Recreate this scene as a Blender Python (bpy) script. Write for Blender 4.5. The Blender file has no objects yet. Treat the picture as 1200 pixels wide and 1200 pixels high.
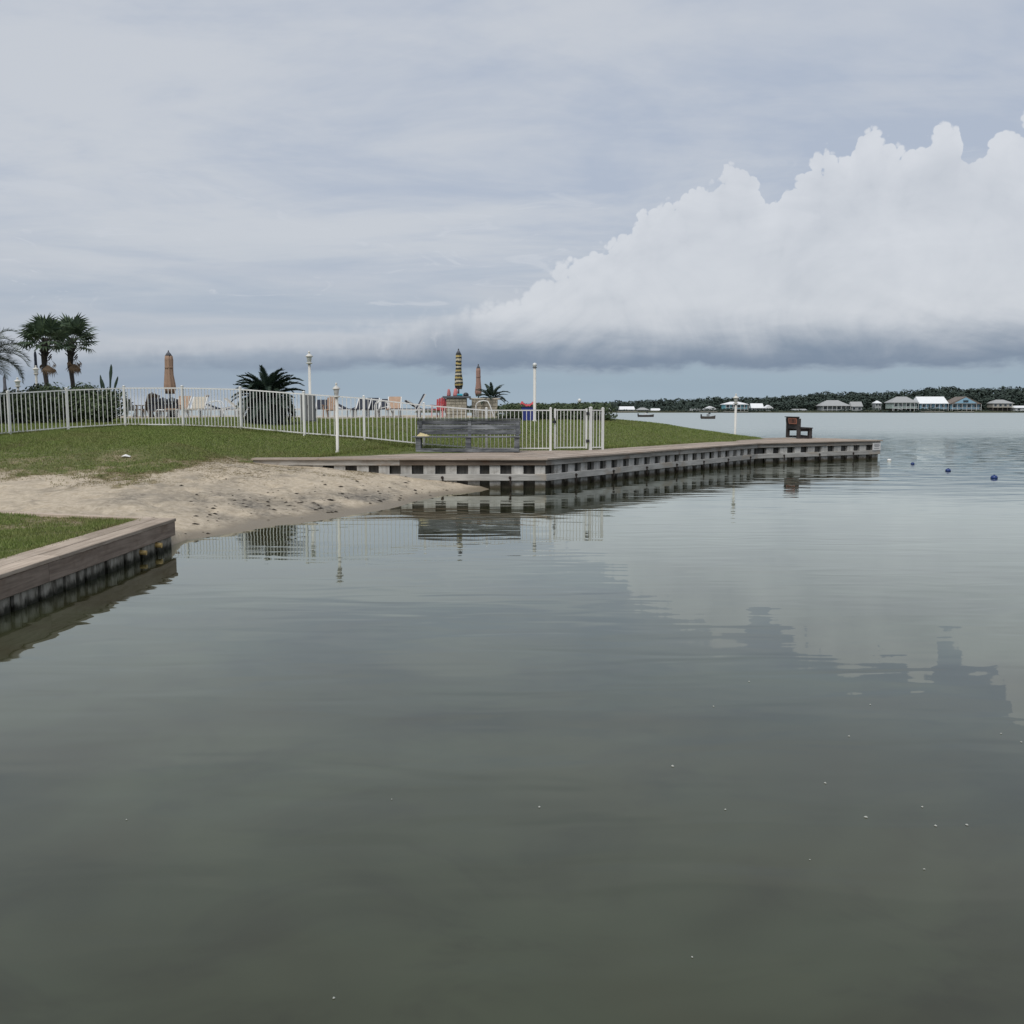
import bpy, bmesh, math, random
import numpy as np
from mathutils import Vector, Matrix, Euler

random.seed(7)
rng = np.random.default_rng(11)
R = math.radians
S = bpy.context.scene
COL = S.collection

# ------------------------------------------------------------------ camera
FPX = 1110.0                       # focal length in pixels of a 1200 px wide frame
PITCH = math.atan(120.0 / FPX)     # looking slightly down
EYE = 1.9                          # metres above the water
cam_d = bpy.data.cameras.new('camera')
cam = bpy.data.objects.new('camera', cam_d)
COL.objects.link(cam)
cam.location = (0, 0, EYE)
cam.rotation_euler = (math.pi / 2 - PITCH, 0, 0)
cam_d.sensor_width = 36.0
cam_d.lens = 36.0 * FPX / 1200.0
cam_d.clip_start = 0.1
cam_d.clip_end = 20000
S.camera = cam


def ray(px, py):
    xc, yc = (px - 600) / FPX, (600 - py) / FPX
    return Vector((xc, math.cos(PITCH) + yc * math.sin(PITCH), -math.sin(PITCH) + yc * math.cos(PITCH)))


def at_z(px, py, z):
    d = ray(px, py)
    t = (z - EYE) / d.z
    return Vector((d.x * t, d.y * t, z))


def at_y(px, py, y):
    d = ray(px, py)
    t = y / d.y
    return Vector((d.x * t, y, EYE + d.z * t))


# ------------------------------------------------------------------ node helpers
class NT:
    def __init__(self, tree):
        self.t = tree
        self.n = tree.nodes
        self.n.clear()
        self.dims = None

    def node(self, typ, **kw):
        nd = self.n.new(typ)
        for k, v in kw.items():
            setattr(nd, k, v)
        return nd

    def put(self, sock, v):
        if v is None:
            return
        if isinstance(v, bpy.types.NodeSocket):
            self.t.links.new(v, sock)
        else:
            if hasattr(sock.default_value, '__len__') and not hasattr(v, '__len__'):
                v = (v,) * len(sock.default_value)
            if hasattr(sock.default_value, '__len__') and len(sock.default_value) == 4 and len(v) == 3:
                v = (*v, 1.0)
            sock.default_value = v

    def math(self, op, a, b=None, c=None, clamp=False):
        nd = self.node('ShaderNodeMath', operation=op, use_clamp=clamp)
        for i, v in enumerate((a, b, c)):
            if v is not None:
                self.put(nd.inputs[i], v)
        return nd.outputs[0]

    def add(self, a, b): return self.math('ADD', a, b)
    def sub(self, a, b): return self.math('SUBTRACT', a, b)
    def mul(self, a, b): return self.math('MULTIPLY', a, b)

    def vmul(self, a, b):
        nd = self.node('ShaderNodeVectorMath', operation='MULTIPLY')
        self.put(nd.inputs[0], a)
        self.put(nd.inputs[1], b)
        return nd.outputs[0]

    def vadd(self, a, b):
        nd = self.node('ShaderNodeVectorMath', operation='ADD')
        self.put(nd.inputs[0], a)
        self.put(nd.inputs[1], b)
        return nd.outputs[0]

    def comb(self, x, y, z):
        nd = self.node('ShaderNodeCombineXYZ')
        for s, v in zip(nd.inputs, (x, y, z)):
            self.put(s, v)
        return nd.outputs[0]

    def sep(self, v):
        nd = self.node('ShaderNodeSeparateXYZ')
        self.put(nd.inputs[0], v)
        return nd.outputs

    def noise(self, vec, scale, detail=4, rough=0.55, dist=0.0, dims='3D'):
        nd = self.node('ShaderNodeTexNoise', noise_dimensions=self.dims or dims)
        self.put(nd.inputs['Vector'], vec)
        self.put(nd.inputs['Scale'], scale)
        self.put(nd.inputs['Detail'], detail)
        self.put(nd.inputs['Roughness'], rough)
        self.put(nd.inputs['Distortion'], dist)
        return nd.outputs['Fac']

    def voro(self, vec, scale, smooth=0.3):
        nd = self.node('ShaderNodeTexVoronoi', feature='F1', voronoi_dimensions='2D')
        self.put(nd.inputs['Vector'], vec)
        self.put(nd.inputs['Scale'], scale)
        return nd.outputs['Distance']

    def ss(self, v, a, b, o0=0.0, o1=1.0):
        nd = self.node('ShaderNodeMapRange', interpolation_type='SMOOTHSTEP')
        for s, x in zip(nd.inputs[:5], (v, a, b, o0, o1)):
            self.put(s, x)
        return nd.outputs[0]

    def mix(self, f, a, b, typ='MIX'):
        nd = self.node('ShaderNodeMix', data_type='RGBA', blend_type=typ)
        self.put(nd.inputs[0], f)
        self.put(nd.inputs[6], a)
        self.put(nd.inputs[7], b)
        return nd.outputs[2]

    def bump(self, h, strength=0.3, dist=0.01):
        nd = self.node('ShaderNodeBump')
        self.put(nd.inputs['Strength'], strength)
        self.put(nd.inputs['Distance'], dist)
        self.put(nd.inputs['Height'], h)
        return nd.outputs[0]

    def attr(self, name):
        nd = self.node('ShaderNodeAttribute', attribute_name=name)
        return nd.outputs['Fac']

    def coord(self, which='Object'):
        return self.node('ShaderNodeTexCoord').outputs[which]

    def pos(self):
        return self.node('ShaderNodeNewGeometry').outputs['Position']

    def island(self):
        return self.node('ShaderNodeNewGeometry').outputs['Random Per Island']

    def rand(self):
        return self.node('ShaderNodeObjectInfo').outputs['Random']

    def curve(self, v, pts):
        nd = self.node('ShaderNodeFloatCurve')
        c = nd.mapping.curves[0]
        while len(c.points) > 2:
            c.points.remove(c.points[1])
        c.points[0].location = pts[0]
        c.points[1].location = pts[-1]
        for p in pts[1:-1]:
            c.points.new(*p)
        for p in c.points:
            p.handle_type = 'AUTO_CLAMPED'
        nd.mapping.update()
        self.put(nd.inputs['Value'], v)
        return nd.outputs[0]

    def principled(self, color, rough=0.7, normal=None, spec=0.3, metal=0.0):
        nd = self.node('ShaderNodeBsdfPrincipled')
        self.put(nd.inputs['Base Color'], color)
        self.put(nd.inputs['Roughness'], rough)
        self.put(nd.inputs['Metallic'], metal)
        self.put(nd.inputs['Specular IOR Level'], spec)
        if normal is not None:
            self.put(nd.inputs['Normal'], normal)
        return nd.outputs[0]

    def out(self, sh):
        o = self.node('ShaderNodeOutputMaterial')
        self.put(o.inputs['Surface'], sh)


def material(name):
    m = bpy.data.materials.new(name)
    m.use_nodes = True
    return m, NT(m.node_tree)


# ------------------------------------------------------------------ world: grey summer sky with a cumulus bank
SUN_AZ, SUN_EL = R(205), R(52)
W = bpy.data.worlds.new('World')
S.world = W
W.use_nodes = True


def azel(px, py):
    d = ray(px, py)
    return math.degrees(math.atan2(d.x, d.y)), math.degrees(math.atan2(d.z, math.hypot(d.x, d.y)))


def build_world():
    w = NT(W.node_tree)
    w.dims = '2D'
    W.cycles.sampling_method = 'NONE'
    v = w.coord('Generated')
    x, y, z = w.sep(v)
    el = w.mul(w.math('ARCSINE', z), 57.29578)
    az = w.mul(w.math('ARCTAN2', x, y), 57.29578)
    elp = w.math('MAXIMUM', el, 0.0)
    # flat coordinates of a cloud sheet overhead
    zc = w.add(w.math('MAXIMUM', z, 0.0), 0.10)
    sheet = w.comb(w.math('DIVIDE', x, zc), w.math('DIVIDE', y, zc), 0.0)
    n1 = w.noise(w.vadd(w.vmul(sheet, (0.55, 0.8, 1)), (3.1, 1.7, 0)), 1.0, 6, 0.6, 0.5)
    n2 = w.noise(w.vadd(w.vmul(sheet, (1.3, 2.4, 1)), (9.0, 4.0, 2)), 1.0, 5, 0.6, 0.3)
    cov = w.add(w.mul(n1, 0.65), w.mul(n2, 0.35))
    grey = w.ss(cov, 0.34, 0.62)
    # the sheet is thicker (paler) high up and to the left, bluer towards the right at mid height
    veil = w.mul(w.ss(az, -6.0, 22.0), w.ss(elp, 26.0, 12.0))
    grey = w.math('SUBTRACT', grey, w.mul(veil, 0.55), clamp=True)
    high = w.mix(grey, (0.425, 0.480, 0.582), (0.565, 0.595, 0.645))
    # streaky low sky
    streak = w.noise(w.comb(w.add(w.mul(az, 0.05), 4.0), w.mul(el, 0.42), 0.0), 1.0, 4, 0.55, 0.4)
    low = w.mix(w.ss(streak, 0.32, 0.66), (0.395, 0.455, 0.545), (0.510, 0.542, 0.600))
    sky = w.mix(w.ss(w.add(elp, w.mul(w.sub(n2, 0.5), 4.0)), 4.0, 11.0), low, high)
    # blue-grey band low on the left
    bandn = w.add(elp, w.mul(w.sub(streak, 0.5), 3.0))
    bl = w.mul(w.ss(bandn, 0.2, 1.2), w.ss(bandn, 4.4, 2.2))
    sky = w.mix(w.mul(bl, 0.7), sky, (0.255, 0.328, 0.425))

    # --- cumulus bank: outline of its top as elevation over azimuth
    outline = [(20, 408), (160, 398), (300, 388), (400, 379), (480, 370), (545, 361), (585, 350), (620, 332), (655, 312), (690, 298), (722, 284), (745, 268),
               (757, 247), (785, 240), (805, 224), (842, 216), (848, 198), (872, 196), (888, 214), (905, 242), (922, 222), (945, 206),
               (966, 178), (984, 190), (1000, 186), (1005, 153), (1030, 160), (1058, 176), (1078, 172), (1108, 148), (1124, 156), (1134, 188),
               (1162, 168), (1180, 152), (1200, 142)]
    pts = [(-180, 3.0), (-120, 5.0), (-70, 6.0), (-40, 4.2), (-29.5, 4.0)]
    pts += [azel(*p) for p in outline]
    pts += [(31, 17.5), (36, 17.0), (41, 18.5), (48, 16.0), (56, 17.0), (66, 13.0), (80, 10.5), (100, 7.0), (130, 5.0), (180, 3.0)]
    # two curves (a coarse one all round, a fine one for the part in view) keep the outline crisp
    lo, hi = -30.0, 50.0
    fine = [((a - lo) / (hi - lo), e / 20.0) for a, e in pts if lo <= a <= hi]
    fine = [(0.0, fine[0][1])] + fine + [(1.0, fine[-1][1])]
    coarse = [((a + 180) / 360, e / 20.0) for a, e in pts if a < lo + 3 or a > hi - 3]
    p3 = w.comb(w.mul(az, 0.35), w.mul(el, 0.35), 1.5)
    wob = w.noise(p3, 1.6, 4, 0.6)
    azw = w.add(az, w.mul(w.sub(wob, 0.5), 0.7))
    cf = w.curve(w.math('DIVIDE', w.sub(azw, lo), hi - lo), fine)
    cc = w.curve(w.math('DIVIDE', w.add(az, 180.0), 360.0), coarse)
    inview = w.mul(w.ss(az, -30.0, -28.0), w.ss(az, 50.0, 48.0))
    top = w.mul(w.add(w.mul(cf, inview), w.mul(cc, w.sub(1.0, inview))), 20.0)
    puff = w.voro(p3, 2.6, 0.25)
    puff2 = w.voro(w.vadd(p3, w.comb(w.mul(wob, 0.3), 0.0, 0.0)), 7.0, 0.2)
    fbm = w.noise(p3, 9.0, 4, 0.6)
    rag = w.add(w.add(w.mul(w.sub(0.26, w.mul(puff, puff)), 1.55), w.mul(w.sub(0.26, w.mul(puff2, puff2)), 0.62)), w.mul(w.sub(fbm, 0.5), 0.26))
    d = w.sub(w.add(top, rag), el)
    soft = w.ss(az, -14.0, 6.0, 2.6, 0.22)
    mask = w.ss(w.math('DIVIDE', d, soft), 0.0, 1.0)
    # underside
    und = w.noise(w.comb(w.add(w.mul(az, 0.14), 7.0), w.mul(el, 0.42), 0.0), 1.6, 5, 0.58, 0.15)
    elu = w.add(el, w.mul(w.sub(und, 0.5), 1.6))
    mask = w.mul(mask, w.ss(elu, 2.05, 2.75))
    # body tone: bright at the rim and crown, greyer inside, dark flat base
    body_n = w.noise(w.comb(w.add(w.mul(az, 0.12), 2.0), w.add(w.mul(el, 0.16), 5.0), 0.0), 1.0, 5, 0.6, 0.8)
    lobes = w.noise(w.comb(w.add(w.mul(az, 0.10), 12.0), w.mul(el, 0.2), 0.0), 1.0, 3, 0.5, 1.2)
    rim = w.ss(d, 0.0, 2.6, 1.0, 0.0)
    lum = w.add(w.add(0.42, w.mul(w.sub(body_n, 0.5), 1.3)), w.add(w.mul(rim, 0.30), w.mul(w.sub(lobes, 0.5), 1.0)))
    lum = w.math('ADD', lum, w.mul(w.add(w.mul(w.sub(0.26, w.mul(puff, puff)), 0.55), w.mul(w.sub(0.26, w.mul(puff2, puff2)), 0.22)), w.ss(d, 0.3, 4.5, 1.0, 0.25)), clamp=True)
    white = w.mix(lum, (0.545, 0.575, 0.628), (0.665, 0.688, 0.732))
    base_t = w.ss(w.add(el, w.add(w.mul(w.sub(und, 0.5), 1.6), w.mul(w.sub(body_n, 0.5), 2.0))), 2.4, 6.0)
    cum = w.mix(base_t, (0.190, 0.250, 0.345), white)
    leftfade = w.ss(az, -30.0, 5.0, 0.34, 1.0)
    sky = w.mix(w.mul(mask, leftfade), sky, cum)
    # clear strip under the bank
    strip = w.mul(w.ss(elu, 2.7, 1.9), w.ss(az, -24.0, -4.0))
    sky = w.mix(w.mul(strip, 0.8), sky, (0.330, 0.428, 0.515))
    # small bright shreds in front of the gap
    shr = w.noise(w.comb(w.add(w.mul(az, 0.20), 21.0), w.mul(el, 1.0), 0.0), 1.0, 4, 0.62, 0.8)
    shreds = w.mul(w.ss(shr, 0.60, 0.72), w.mul(w.ss(elp, 4.0, 7.0), w.ss(elp, 16.0, 9.0)))
    sky = w.mix(w.mul(shreds, w.mul(w.sub(1.0, mask), 0.55)), sky, (0.590, 0.620, 0.675))

    st = w.node('ShaderNodeTexSky', sky_type='NISHITA', sun_disc=False)
    st.sun_elevation = SUN_EL
    st.sun_rotation = SUN_AZ
    st.air_density = 1.2
    st.dust_density = 2.5
    clouded = w.vmul(sky, (6.95, 6.95, 6.95))
    final = w.mix(0.94, st.outputs[0], clouded)
    bg = w.node('ShaderNodeBackground')
    w.put(bg.inputs['Color'], final)
    bg.inputs['Strength'].default_value = 0.1
    o = w.node('ShaderNodeOutputWorld')
    w.put(o.inputs['Surface'], bg.outputs[0])


build_world()

# ------------------------------------------------------------------ sun behind the overcast
sun_d = bpy.data.lights.new('sun', 'SUN')
sun_d.energy = 1.5
sun_d.angle = R(40)
sun_d.color = (1.0, 0.96, 0.90)
sun = bpy.data.objects.new('sun', sun_d)
COL.objects.link(sun)
sv = Vector((math.sin(SUN_AZ) * math.cos(SUN_EL), math.cos(SUN_AZ) * math.cos(SUN_EL), math.sin(SUN_EL)))
sun.rotation_euler = (-sv).to_track_quat('-Z', 'Y').to_euler()
sun.location = (-10, -20, 40)

# ------------------------------------------------------------------ exposure and render
S.view_settings.view_transform = 'Standard'
S.view_settings.look = 'None'
S.view_settings.exposure = 0.55
S.view_settings.gamma = 1.0
S.view_settings.use_curve_mapping = False
S.render.engine = 'CYCLES'
S.cycles.use_denoising = True
S.cycles.max_bounces = 8
S.cycles.transparent_max_bounces = 12
S.cycles.caustics_reflective = False
S.cycles.caustics_refractive = False

# ------------------------------------------------------------------ materials
MAT = {}


def solid(name, color, rough=0.6, var=0.12, spec=0.3, scale=6.0, metal=0.0, bump=0.0):
    m, n = material(name)
    c = n.coord('Object')
    f = n.noise(c, scale, 5, 0.6)
    g = n.add(n.mul(n.sub(f, 0.5), 2 * var * 1.6), n.mul(n.sub(n.rand(), 0.5), var))
    col = n.vmul(color, n.comb(*[n.add(1.0, g)] * 3))
    nr = n.bump(n.noise(c, scale * 6, 4, 0.6), bump, 0.01) if bump else None
    n.out(n.principled(col, rough, nr, spec, metal))
    MAT[name] = m
    return m


def timber(name, c0, c1, grain=(1.2, 22, 22), rough=0.85, stain=None, algae=False):
    """weathered boards, grain along local X"""
    m, n = material(name)
    c = n.coord('Object')
    r = n.rand()
    off = n.vadd(c, n.comb(n.mul(r, 37.0), n.mul(r, 11.0), n.mul(r, 5.0)))
    g = n.noise(n.vmul(off, grain), 1.0, 6, 0.65, 0.6)
    big = n.noise(off, 1.1, 4, 0.6)
    f = n.math('ADD', n.mul(g, 0.75), n.mul(n.sub(big, 0.25), 0.5), clamp=True)
    f = n.ss(f, 0.30, 0.72)
    col = n.mix(f, c0, c1)
    col = n.vmul(col, n.comb(*[n.add(0.82, n.mul(r, 0.36))] * 3))
    if stain:
        s = n.noise(n.vmul(off, (0.9, 0.9, 2.0)), 1.3, 4, 0.65)
        col = n.mix(n.ss(s, 0.52, 0.66), col, stain)
    if algae:
        zz = n.sep(n.pos())[2]
        e = n.add(zz, n.mul(n.sub(n.noise(n.pos(), 5.5, 4, 0.65), 0.5), 0.16))
        col = n.mix(n.ss(e, 0.30, 0.12), col, (0.045, 0.045, 0.028))
    n.out(n.principled(col, rough, n.bump(g, 0.5, 0.006), 0.2))
    MAT[name] = m
    return m


timber('deck_boards', (0.25, 0.205, 0.165), (0.45, 0.385, 0.325), stain=(0.36, 0.28, 0.22))
timber('bench_wood', (0.040, 0.044, 0.050), (0.235, 0.245, 0.255), grain=(1.6, 16, 16))
timber('bench_wood_brown', (0.020, 0.019, 0.020), (0.085, 0.075, 0.072), grain=(1.6, 16, 16))
timber('fascia_brown', (0.085, 0.066, 0.052), (0.23, 0.19, 0.155), stain=(0.12, 0.07, 0.045))
timber('fascia_grey', (0.25, 0.232, 0.205), (0.46, 0.44, 0.405), stain=(0.28, 0.23, 0.19))
timber('waler_grey', (0.32, 0.312, 0.29), (0.54, 0.53, 0.50), stain=(0.38, 0.34, 0.29))
timber('cap_wood', (0.29, 0.235, 0.185), (0.54, 0.455, 0.37), stain=(0.34, 0.27, 0.215))
timber('bulkhead_fascia', (0.16, 0.122, 0.096), (0.34, 0.275, 0.222), stain=(0.19, 0.14, 0.105))


def pile_mat(name, c0, c1):
    m, n = material(name)
    p = n.pos()
    x, y, z = n.sep(p)
    r = n.rand()
    streak = n.noise(n.vmul(n.vadd(p, n.comb(n.mul(r, 9.0), 0, 0)), (9, 9, 1.2)), 1.0, 5, 0.65)
    col = n.mix(n.ss(streak, 0.3, 0.7), c0, c1)
    blot = n.noise(n.vmul(p, (1, 1, 1.6)), 2.3, 5, 0.7)
    col = n.mix(n.mul(n.ss(blot, 0.50, 0.70), 0.55), col, (0.155, 0.135, 0.105))
    e = n.add(z, n.mul(n.sub(n.noise(p, 7.0, 4, 0.7), 0.5), 0.16))
    col = n.mix(n.ss(e, 0.17, 0.03), col, (0.085, 0.074, 0.052))
    col = n.vmul(col, n.comb(*[n.add(0.85, n.mul(r, 0.3))] * 3))
    n.out(n.principled(col, 0.8, n.bump(streak, 0.4, 0.008), 0.2))
    MAT[name] = m


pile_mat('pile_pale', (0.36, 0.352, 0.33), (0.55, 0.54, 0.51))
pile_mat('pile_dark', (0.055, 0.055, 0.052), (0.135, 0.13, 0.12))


def bulkhead_pile():
    m, n = material('bulkhead_pile')
    p = n.pos()
    x, y, z = n.sep(p)
    r = n.rand()
    st = n.noise(n.vmul(n.vadd(p, n.comb(0, n.mul(r, 9.0), 0)), (12, 12, 2.0)), 1.0, 5, 0.7)
    col = n.mix(n.ss(st, 0.35, 0.62), (0.10, 0.09, 0.07), (0.36, 0.34, 0.29))
    e = n.add(z, n.mul(n.sub(n.noise(n.vmul(p, (7, 7, 3)), 1.0, 4, 0.7), 0.5), 0.22))
    col = n.mix(n.ss(e, 0.11, 0.02), col, (0.022, 0.022, 0.014))
    n.out(n.principled(col, 0.8, n.bump(st, 0.7, 0.012), 0.25))
    MAT['bulkhead_pile'] = m


bulkhead_pile()
solid('white_paint', (0.68, 0.68, 0.66), 0.5, 0.12, 0.4, 3.0)
solid('lamp_paint', (0.58, 0.57, 0.53), 0.5, 0.12, 0.4, 4.0)
solid('lamp_glass', (0.62, 0.63, 0.62), 0.2, 0.08, 0.5, 4.0)
solid('dark_metal', (0.018, 0.018, 0.02), 0.45, 0.2, 0.5)
solid('rust_metal', (0.035, 0.026, 0.022), 0.7, 0.3, 0.3, 20)
solid('tan_canvas', (0.30, 0.205, 0.15), 0.9, 0.18, 0.1, 5.0)
solid('rose_canvas', (0.29, 0.185, 0.15), 0.9, 0.18, 0.1, 5.0)
solid('grey_canvas', (0.11, 0.115, 0.13), 0.9, 0.15, 0.1)
solid('navy_canvas', (0.03, 0.035, 0.05), 0.9, 0.15, 0.1)
solid('cream', (0.47, 0.43, 0.36), 0.7, 0.12, 0.2)
solid('sling_dark', (0.035, 0.04, 0.055), 0.8, 0.2, 0.2)
solid('sling_tan', (0.36, 0.25, 0.18), 0.8, 0.2, 0.2)
solid('wood_chair', (0.13, 0.095, 0.07), 0.8, 0.25, 0.2, 8)
solid('plastic_white', (0.62, 0.62, 0.61), 0.5, 0.06, 0.4)
solid('towel_red', (0.42, 0.075, 0.085), 0.95, 0.2, 0.1)
solid('towel_pink', (0.50, 0.20, 0.20), 0.95, 0.2, 0.1)
solid('towel_teal', (0.06, 0.32, 0.42), 0.95, 0.15, 0.1)
solid('towel_yellow', (0.55, 0.47, 0.27), 0.95, 0.22, 0.1, 14)
solid('blue_plastic', (0.03, 0.045, 0.22), 0.5, 0.12, 0.4)
solid('buoy_blue', (0.012, 0.04, 0.17), 0.35, 0.1, 0.5)
solid('buoy_white', (0.72, 0.72, 0.70), 0.4, 0.08, 0.5)
solid('orange_panel', (0.38, 0.14, 0.09), 0.6, 0.15, 0.3, 9)
solid('sign_white', (0.68, 0.67, 0.66), 0.5, 0.06, 0.3)
solid('sign_ink', (0.10, 0.10, 0.11), 0.6, 0.1, 0.2)
solid('pipe_yellow', (0.52, 0.36, 0.13), 0.5, 0.25, 0.4, 12)
solid('cabinet_grey', (0.17, 0.175, 0.18), 0.7, 0.1, 0.3)
solid('counter_slab', (0.10, 0.11, 0.125), 0.5, 0.15, 0.4)
solid('stone_beige', (0.33, 0.30, 0.24), 0.9, 0.3, 0.2, 4.0, bump=0.5)
solid('concrete', (0.46, 0.44, 0.40), 0.9, 0.12, 0.2, 1.5)
solid('bark', (0.055, 0.05, 0.047), 0.95, 0.35, 0.1, 14, bump=0.6)
solid('dead_frond', (0.19, 0.135, 0.092), 0.9, 0.3, 0.1, 6)
solid('litter_white', (0.72, 0.72, 0.70), 0.6, 0.05, 0.3)
solid('debris_dark', (0.035, 0.03, 0.024), 0.95, 0.4, 0.1)
solid('foam_fleck', (0.36, 0.37, 0.34), 0.8, 0.1, 0.2)
solid('rope_dark', (0.05, 0.05, 0.05), 0.9, 0.1, 0.1)


def leaf_mat(name, c0, c1, rough=0.55, trans=0.15, dry=False):
    m, n = material(name)
    i = n.island()
    f = n.math('ADD', n.mul(i, 0.7), n.mul(n.noise(n.coord('Object'), 2.0, 3), 0.3), clamp=True)
    col = n.mix(f, c0, c1)
    if dry:
        big = n.noise(n.pos(), 0.55, 4, 0.6)
        big2 = n.noise(n.pos(), 2.6, 4, 0.65)
        d = n.math('ADD', n.attr('dry'), n.add(n.mul(n.ss(big, 0.44, 0.72), 0.36), n.mul(n.ss(big2, 0.52, 0.72), 0.34)), clamp=True)
        col = n.mix(d, col, n.mix(i, (0.130, 0.105, 0.048), (0.300, 0.245, 0.130)))
    b = n.principled(col, rough, None, 0.25)
    t = n.node('ShaderNodeBsdfTranslucent')
    n.put(t.inputs['Color'], col)
    mx = n.node('ShaderNodeMixShader')
    mx.inputs[0].default_value = trans
    n.t.links.new(b, mx.inputs[1])
    n.t.links.new(t.outputs[0], mx.inputs[2])
    n.out(mx.outputs[0])
    MAT[name] = m


leaf_mat('palm_leaf', (0.034, 0.058, 0.040), (0.115, 0.160, 0.088))
leaf_mat('sago_leaf', (0.017, 0.032, 0.026), (0.052, 0.080, 0.052))
leaf_mat('pindo_leaf', (0.040, 0.055, 0.046), (0.115, 0.130, 0.092))
leaf_mat('hedge_leaf', (0.030, 0.050, 0.028), (0.105, 0.140, 0.062))
leaf_mat('agave_leaf', (0.03, 0.045, 0.055), (0.075, 0.10, 0.10))
leaf_mat('far_leaf', (0.034, 0.050, 0.044), (0.054, 0.074, 0.060), 0.9, 0.0)  # paler tone: distance haze is put into the leaf colour itself
leaf_mat('grass_blade', (0.105, 0.156, 0.034), (0.255, 0.305, 0.092), 0.6, 0.25, True)
leaf_mat('marsh_grass', (0.05, 0.065, 0.03), (0.12, 0.12, 0.06), 0.8, 0.1)


def stripe_canvas():
    m, n = material('striped_canvas')
    z = n.sep(n.coord('Object'))[2]
    w = n.add(n.mul(z, 6.3), n.mul(n.noise(n.coord('Object'), 5.0, 3), 0.9))
    fr = n.math('FRACT', w)
    a = n.mix(n.ss(fr, 0.46, 0.54), (0.055, 0.058, 0.052), (0.50, 0.46, 0.36))
    fr2 = n.math('FRACT', n.mul(w, 0.5))
    a = n.mix(n.mul(n.ss(fr2, 0.55, 0.6), n.ss(fr, 0.5, 0.6)), a, (0.42, 0.33, 0.13))
    n.out(n.principled(a, 0.9, None, 0.1))
    MAT['striped_canvas'] = m


stripe_canvas()


def ground_mat():
    m, n = material('ground_surface')
    p = n.pos()
    z = n.sep(p)[2]
    g = n.attr('grass')
    fine = n.noise(p, 9.0, 5, 0.7)
    mid = n.noise(p, 1.3, 5, 0.65, 0.4)
    sand = n.mix(n.ss(fine, 0.3, 0.7), (0.375, 0.315, 0.235), (0.520, 0.450, 0.350))
    sand = n.mix(n.mul(n.ss(mid, 0.48, 0.66), 0.6), sand, (0.215, 0.188, 0.150))
    speck = n.noise(p, 21.0, 4, 0.75)
    sand = n.mix(n.mul(n.ss(speck, 0.58, 0.70), 0.7), sand, (0.150, 0.125, 0.090))
    sand = n.mix(n.attr('wrack'), sand, n.mix(n.ss(fine, 0.35, 0.65), (0.115, 0.105, 0.088), (0.30, 0.265, 0.215)))
    wet = n.attr('wet')
    sand = n.mix(wet, sand, (0.205, 0.172, 0.125))
    turf = n.mix(n.ss(fine, 0.3, 0.75), (0.070, 0.090, 0.028), (0.150, 0.160, 0.062))
    turf = n.mix(n.mul(n.ss(mid, 0.50, 0.75), 0.5), turf, (0.165, 0.150, 0.075))
    f = n.ss(n.add(g, n.mul(n.sub(n.noise(p, 5.0, 5, 0.7), 0.5), 0.9)), 0.18, 0.80)
    thin = n.mix(n.ss(fine, 0.3, 0.7), (0.150, 0.122, 0.070), (0.300, 0.250, 0.160))
    col = n.mix(n.ss(f, 0.0, 0.45), sand, thin)
    col = n.mix(n.ss(f, 0.40, 1.0), col, turf)
    col = n.mix(n.attr('soil'), col, (0.075, 0.050, 0.036))
    nr = n.bump(n.add(fine, n.mul(n.noise(p, 40.0, 3, 0.6), 0.4)), 0.6, 0.02)
    n.out(n.principled(col, n.ss(wet, 0.0, 1.0, 0.95, 0.45), nr, 0.2))
    MAT['ground_surface'] = m


ground_mat()


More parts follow.
